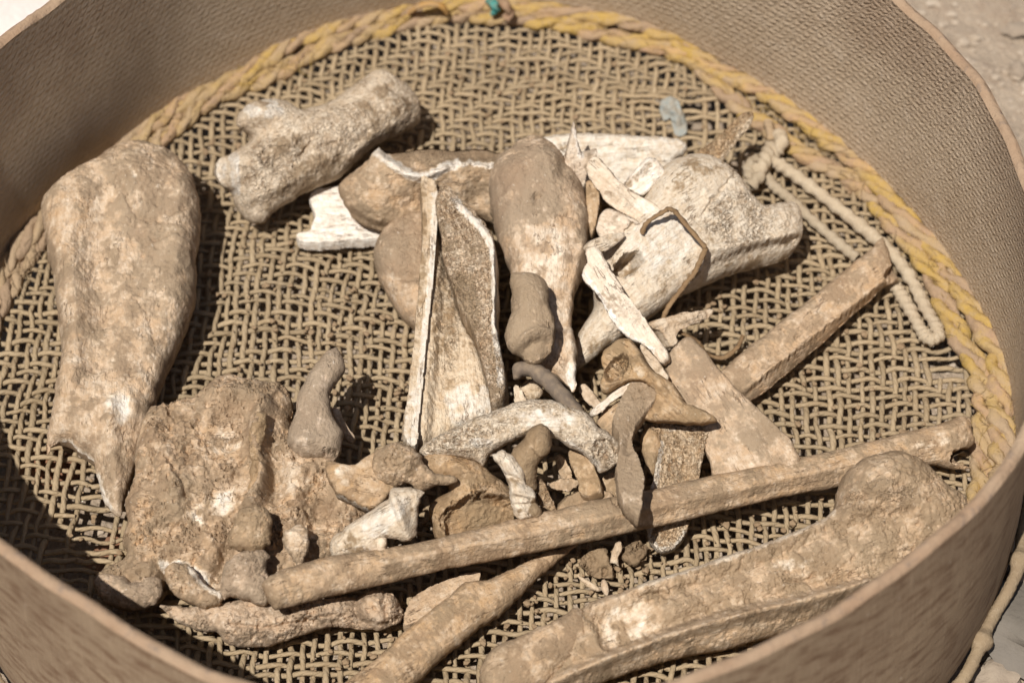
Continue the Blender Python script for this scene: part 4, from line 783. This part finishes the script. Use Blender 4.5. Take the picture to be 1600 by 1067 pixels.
B('forked_bone', 'brown forked bone with open spongy hollow on its left arm and spreading foot', 'bone',
  [(941,561),(952,543),(979,529),(994,541),(1019,576),(1051,600),(1073,630),(1091,637),(1118,652),(1115,661),(1082,664),(1060,663),(1037,661),(1015,659),(1004,652),(1022,637),(1026,612),(1007,599),(988,597),(965,607),(946,615),(939,603),(945,582)], ((960,560,54),(1080,650,46)), T=.008, k=.9, e=.6, dirt=.6, orange=.7, lump=.5, crust=.3, cells=115,
  relief=[('h',964,576,14,24,38,-5),('r',[(948,600),(968,590),(985,560)],4,1.5),('r',[(1000,560),(1030,600),(1060,640)],7,2)], paint=[('sponge',(964,577,13,22,38),1),('bare',(1000,580,12,12,0),.8),('white',(1000,580,10,10,0),.4),('bare',(955,600,12,16,20),.4)])
B('stick_fragment', 'thin straight white sliver propped under the forked bone', 'bone fragment', [(998,592),(1000,600),(980,613),(955,630),(929,651),(923,642),(945,624),(965,608)], ((925,647,46),(996,597,48)), T=.003, e=.3, dirt=.1, white=.7, lump=.2, crust=.1, jag=.4)
B('curved_bone', 'smooth grey brown S shaped bone whose broad tip lies over the long straight bone', 'bone',
  [(985,606),(1005,600),(1023,608),(1030,622),(1018,640),(1004,655),(990,676),(988,700),(996,724),(1006,751),(1004,784),(998,815),(984,805),(970,787),(962,754),(963,730),(966,703),(963,682),(957,668),(961,648),(972,627)], ((1005,620,48),(985,795,56)), T=.0044, k=1.3, e=.3, dirt=1.0, orange=.1, lump=.3, crust=.15, cells=115,
  relief=[('r',[(1010,640),(988,670),(982,700)],8,-2),('c',[(1000,610),(1008,606)],3,1.5),('c',[(990,622),(998,618)],3,1.2)], paint=[('bare',(1003,780,6,30,0),.4)])
B('honeycomb_fragment', 'spongy honeycombed fragment passing beneath the long bone, white lower tip', 'bone fragment',
  [(1017,666),(1044,662),(1066,669),(1106,665),(1109,682),(1101,707),(1096,730),(1092,760),(1080,806),(1071,838),(1057,856),(1044,864),(1028,863),(1012,838),(1008,800),(1020,752),(1027,712),(1032,692),(1021,676)], ((1065,670,28),(1040,855,7)), T=.005, k=.8, e=1.2, up=.3, dirt=.05, sponge=1.0, orange=.1, white=.3, lump=.6, crust=.2, cells=120,
  relief=[('r',[(1030,690),(1022,750),(1012,800)],6,2),('b',1060,730,20,50,0,-3),('r',[(1096,690),(1090,750)],5,1.5)], paint=[('white',[(1032,695),(1022,750),(1012,835),(1028,862),(1056,855),(1072,835)],1,6,'line'),('bare',[(1032,695),(1022,750),(1012,835),(1028,862),(1056,855),(1072,835)],.6,6,'line'),('white',(1060,668,34,5,0),.6)])
B('shadowed_fragment', 'brown fragment half hidden between the S shaped bone and the honeycomb piece', 'bone fragment', [(1000,690),(1014,668),(1032,690),(1029,715),(1020,745),(1008,725)], ((1015,675,30),(1018,735,24)), T=.006, dirt=.75, orange=.4, lump=.5)
B('strip_fragment', 'brown strip of bone hanging below the honeycomb end of the arch', 'bone fragment',
  [(890,712),(915,712),(929,726),(941,760),(942,776),(920,782),(908,776),(905,757),(897,738)], ((905,718,34),(930,775,32)), T=.005, e=.8, dirt=.7, orange=.3, lump=.5, crust=.3, paint=[('bare',(938,770,6,10,0),.5)])
B('flat_chip', 'small flat brown chip in the dark gap below the arch', 'bone chip', [(857,757),(880,747),(906,752),(900,762),(875,768)], ((860,757,30),(902,756,30)), T=.003, e=.6, dirt=.8, lump=.3, jag=1.8)
B('flat_chip', 'brown slab lying right behind the long bone under the arch', 'bone chip', [(868,800),(885,775),(920,765),(955,772),(940,795),(900,806)], ((872,797,24),(945,780,24)), T=.005, e=.6, dirt=.8, lump=.6)
B('wedge_fragment', 'buff wedge just left of the neck of the S shaped bone', 'bone fragment', [(932,660),(945,640),(968,626),(972,640),(962,680),(945,680)], ((938,660,38),(965,640,40)), T=.006, dirt=.45, orange=.6, lump=.4)
B('spongy_strip', 'porous strip of bone leaning out at the back right near the knotted cords', 'bone fragment',
  [(1161,177),(1177,179),(1173,194),(1148,227),(1125,255),(1106,262),(1085,243),(1114,220),(1139,197)], ((1168,185,46),(1105,250,34)), T=.003, k=.6, e=1.6, dirt=.3, sponge=.9, orange=.3, lump=.5, crust=.2, paint=[('white',[(1176,185),(1126,254)],.6,5,'line')])
B('chip', 'pale rod shaped chip lying on the mesh left of a similar shorter chip', 'bone chip', [(903,899),(912,902),(928,912),(937,919),(935,924),(924,921),(909,908)], ((905,902,6),(934,921,6)), T=.003, dirt=.1, white=.4, lump=.2, crust=.1, jag=.4)
B('chip', 'short pale chip on the mesh, right of the rod shaped chip', 'bone chip', [(940,908),(946,906),(951,918),(950,930),(944,928),(939,917)], ((943,908,6),(947,929,6)), T=.003, dirt=.1, white=.3, lump=.2, crust=.1, jag=.4)
B('chip', 'thin cream chip standing in the crumbs below the long bone', 'bone chip', [(962,848),(970,846),(972,858),(966,870),(967,884),(961,880),(953,878),(956,863)], ((967,850,16),(960,880,9)), T=.0025, dirt=.15, white=.4, lump=.3, crust=.1, jag=.5)
B('soil_clod', 'cracked dry clod of soil on the mesh beside the white honeycomb tip', 'clod', [(972,862),(985,850),(1003,846),(1013,856),(1008,874),(990,884),(976,878)], ((978,866,7),(1008,862,7)), T=.0045, dirt=1.3, lump=1.3, rough=1.6, jag=2, crust=.5, mat=M_SOIL)
B('soil_clod', 'flat patch of cracked dried soil stuck to the mesh in front of the long bone', 'clod', [(905,878),(920,862),(945,855),(952,872),(960,890),(958,905),(935,904),(918,895)], ((910,880,5),(955,885,5)), T=.0028, dirt=1.3, lump=1.6, rough=1.6, jag=2, crust=.8, mat=M_SOIL)

B('bone_sliver', 'thin tan sliver in the dark gap right of the white tipped central bone', 'bone fragment', [(905,610),(915,600),(935,622),(948,640),(940,646),(920,632)], ((908,606,20),(944,642,16)), T=.003, e=.5, dirt=.5, white=.2, lump=.3, jag=.6)
B('bone_sliver', 'small buff splinter caught between the forked bone and long splinter', 'bone fragment', [(1000,540),(1012,545),(1030,565),(1046,590),(1038,596),(1015,572)], ((1006,545,50),(1042,592,44)), T=.004, e=.5, dirt=.3, white=.5, lump=.4, jag=.9)
B('flat_chip', 'narrow brown flake leaning between the peg and the strip below the arch', 'bone chip', [(868,715),(880,712),(892,735),(897,760),(886,764),(874,740)], ((872,716,30),(892,762,22)), T=.003, e=.5, dirt=.7, lump=.4)
B('flat_chip', 'rounded tan flake under the right end of the spongy arch, against the long bone', 'bone chip', [(945,745),(962,740),(972,760),(968,782),(950,785),(940,765)], ((948,750,24),(965,780,22)), T=.004, dirt=.6, lump=.6)
# crumbs of soil lodged in the weave
cr_ = np.random.RandomState(3); cpx = []
for (cx, cy, sx, sy, n_) in ((930,880,45,25,70),(1000,870,40,16,30),(560,1030,60,20,20),(1230,640,70,50,40),(420,430,70,90,60),(560,560,40,60,30),(1200,790,90,30,30),(640,80,80,30,20),(830,960,40,30,25),(170,840,40,40,30),(1100,480,50,30,20)):
    for q in range(n_): cpx.append((cx+cr_.normal()*sx, cy+cr_.normal()*sy))
cpx += [(cr_.uniform(40, 1520), cr_.uniform(60, 1050)) for q in range(900)]
CP = at_z(cpx, 0.002); CP = CP[np.hypot(CP[:, 0], CP[:, 1]) < 0.23]
scatter('soil_crumbs', CP[:, :2], 0.0005+0.0014*cr_.power(0.5, len(CP)), M_SOIL, lambda x, y: 0.0012, 'crumbs of dry soil lodged on the woven cords', 1, 0.8)

# bent dry stem over the pale joint bone
def line_obj(name, pts, rad, mat, sides=8, squash=1.0, per=8, twist=0.0, parent=None, smooth=True):
    P = np.concatenate([at_z([(p[0], p[1])], p[2]/1000) for p in pts])
    C = crom(P, per, False) if smooth else np.concatenate([P[i]+(P[i+1]-P[i])*np.linspace(0, 1, per, False)[:, None] for i in range(len(P)-1)]+[P[-1:]])
    t = np.arange(len(C)); rr = rad*(1+0.16*gn(t*0.21, t*0+4.4, 77))
    V, F = tube(C, rr, sides, False, squash)
    if twist:
        l = np.repeat(t, sides); k = np.tile(np.arange(sides), len(C))/sides*2*np.pi; m = len(C)*sides
        V[:m] += (V[:m]-np.repeat(C, sides, 0))*(0.20*np.sin(2*k+l*twist*3))[:, None]
    return mesh_obj(name, V, F, mat, parent, loc=None if parent else C.mean(0))
tag(line_obj('dry_stem', [(1003,365,56),(1008,352,60),(1016,344,62),(1030,335,66),(1044,327,68),(1047,327,69),(1056,332,67),(1075,355,62),(1099,383,57),(1101,387,56),(1101,392,55),(1092,412,50),(1084,428,46),(1073,441,42),(1062,456,38),(1048,474,34),(1039,490,32),(1036,504,32),(1045,512,32),(1071,523,28),(1086,531,22),(1096,540,18),(1105,553,10),(1130,559,6),(1150,545,6),(1157,534,9),(1161,524,12)], .0013, M_TWIG, 6, .6, 6, .5), 'thin bent brown plant stem arching over the cream joint bone', 'plant stem')
# repair cords tied to the weave at the back right
rp = bpy.data.objects.new('repair_cord', None); COL.objects.link(rp); rp.parent = sieve
line_obj('cord', [(1185,262,9),(1197,250,11),(1215,256,10),(1250,280,7),(1300,318,6),(1350,358,6),(1395,398,6),(1425,440,7),(1445,480,8),(1462,510,9),(1465,525,9),(1452,530,8),(1440,518,7),(1425,490,6),(1408,462,5),(1398,446,5)], .0032, M_REPAIR, 10, 1, 12, .45, rp)
line_obj('cord', [(1186,268,8),(1200,278,9),(1208,290,8),(1235,312,6),(1270,345,5),(1310,380,5),(1340,405,5)], .0026, M_REPAIR, 10, 1, 12, .5, rp)
line_obj('knot', [(1212,238,8),(1222,222,13),(1215,212,10),(1205,228,6),(1198,245,12),(1190,262,14),(1176,272,8),(1168,292,5)], .0036, M_REPAIR, 10, 1, 10, .4, rp)
line_obj('knot', [(1160,300,4),(1172,282,9),(1170,262,12),(1182,250,8),(1196,258,6),(1186,276,12),(1172,292,10)], .0032, M_REPAIR, 10, 1, 10, .4, rp)
line_obj('cord', [(1200,192,10),(1203,205,11),(1205,220,9)], .0024, M_YEL, 9, 1, 10, .5, rp)
tl = line_obj('teal_thread', [(766,2,14),(772,7,19),(775,16,15),(772,20,12)], .0028, plain('teal_cloth', (0.03, 0.22, 0.20)), 8, .6, 8, 0, sieve)
line_obj('cloth_tie', [(784,2,16),(790,8,20),(796,20,15),(790,30,12)], .003, plain('brown_cloth', (0.25, 0.15, 0.09)), 8, .6, 8, 0, sieve)
line_obj('cloth_tie', [(640,20,10),(655,10,17),(672,6,19),(690,10,17),(698,20,12)], .0022, plain('orange_cloth', (0.36, 0.20, 0.06)), 8, .6, 8, 0, sieve)
# blue grey plastic scrap caught under the weave, rust coloured sherds and stones on the ground
B('plastic_scrap', 'pale blue grey scrap of plastic poking through the torn weave at the back', 'plastic scrap', [(1030,172),(1034,158),(1048,150),(1060,157),(1068,180),(1072,212),(1066,226),(1054,224),(1050,200),(1046,186),(1038,190)], ((1046,160,7),(1062,222,-7)), T=.003, e=.4, lump=1.6, rough=.5, crust=0, jag=.8, relief=[('r',[(1040,165),(1056,180),(1062,215)],6,2.5)], mat=plain('blue_grey_plastic', (0.27, 0.285, 0.26)))
M_ST = stone_material('grey_stone', (0.18, 0.155, 0.125), (0.14, 0.12, 0.095)); M_PST = stone_material('pale_stone', (0.33, 0.265, 0.195), (0.26, 0.20, 0.145)); M_RED = stone_material('rust_stone', (0.28, 0.13, 0.07), (0.22, 0.12, 0.07))
def stone(label, px, size, mat, seed, rz=0, z=-0.024, name='stone'):
    V, F = pebble(seed, 3, 1, 0.35); p = at_z([px], z)[0]; V = V*np.asarray(size); c, s_ = math.cos(rz), math.sin(rz)
    V = np.stack([V[:, 0]*c-V[:, 1]*s_, V[:, 0]*s_+V[:, 1]*c, V[:, 2]], -1)
    V = V*(1+0.05*gn(V[:, 0]*90, V[:, 1]*90+V[:, 2]*120, seed)[:, None])
    return tag(mesh_obj(name, V+p, F, mat, loc=p, sharp=40), label, 'stone')
stone('flat grey stone beside the sieve at the lower right', (1606,985), (.034,.024,.010), M_ST, 4, -.5)
stone('pale pebble next to the flat grey stone', (1583,948), (.006,.005,.004), M_PST, 8)
stone('pale rough stone above the flat grey stone', (1606,915), (.010,.012,.009), M_PST, 14)
stone('pinkish stone below the flat grey stone', (1560,1060), (.013,.010,.006), M_PST, 17)
stone('big whitish stone beyond the upper left rim', (-30,-20), (.11,.09,.03), stone_material('white_stone', (0.72, 0.64, 0.58), (0.66, 0.58, 0.52)), 21, .4, -.02)
stone('tan stone blurred at the upper right corner', (1592,46), (.007,.005,.002), M_PST, 25)
stone('small white pebble beyond the upper right rim', (1590,110), (.004,.006,.004), M_PST, 28)
stone('rust brown stone under the torn weave at the left', (235,855), (.030,.012,.010), M_RED, 31, .3)
stone('rust brown stone under the front left of the mesh', (75,730), (.022,.010,.009), M_RED, 33, -.3)


# ------------------------------------------------------------------ focus
cd.dof.use_dof = True; cd.dof.aperture_fstop = 7.0
fp = at_z([(760, 720)], 0.03)[0]; cd.dof.focus_distance = float((fp-CAM)@fwd)
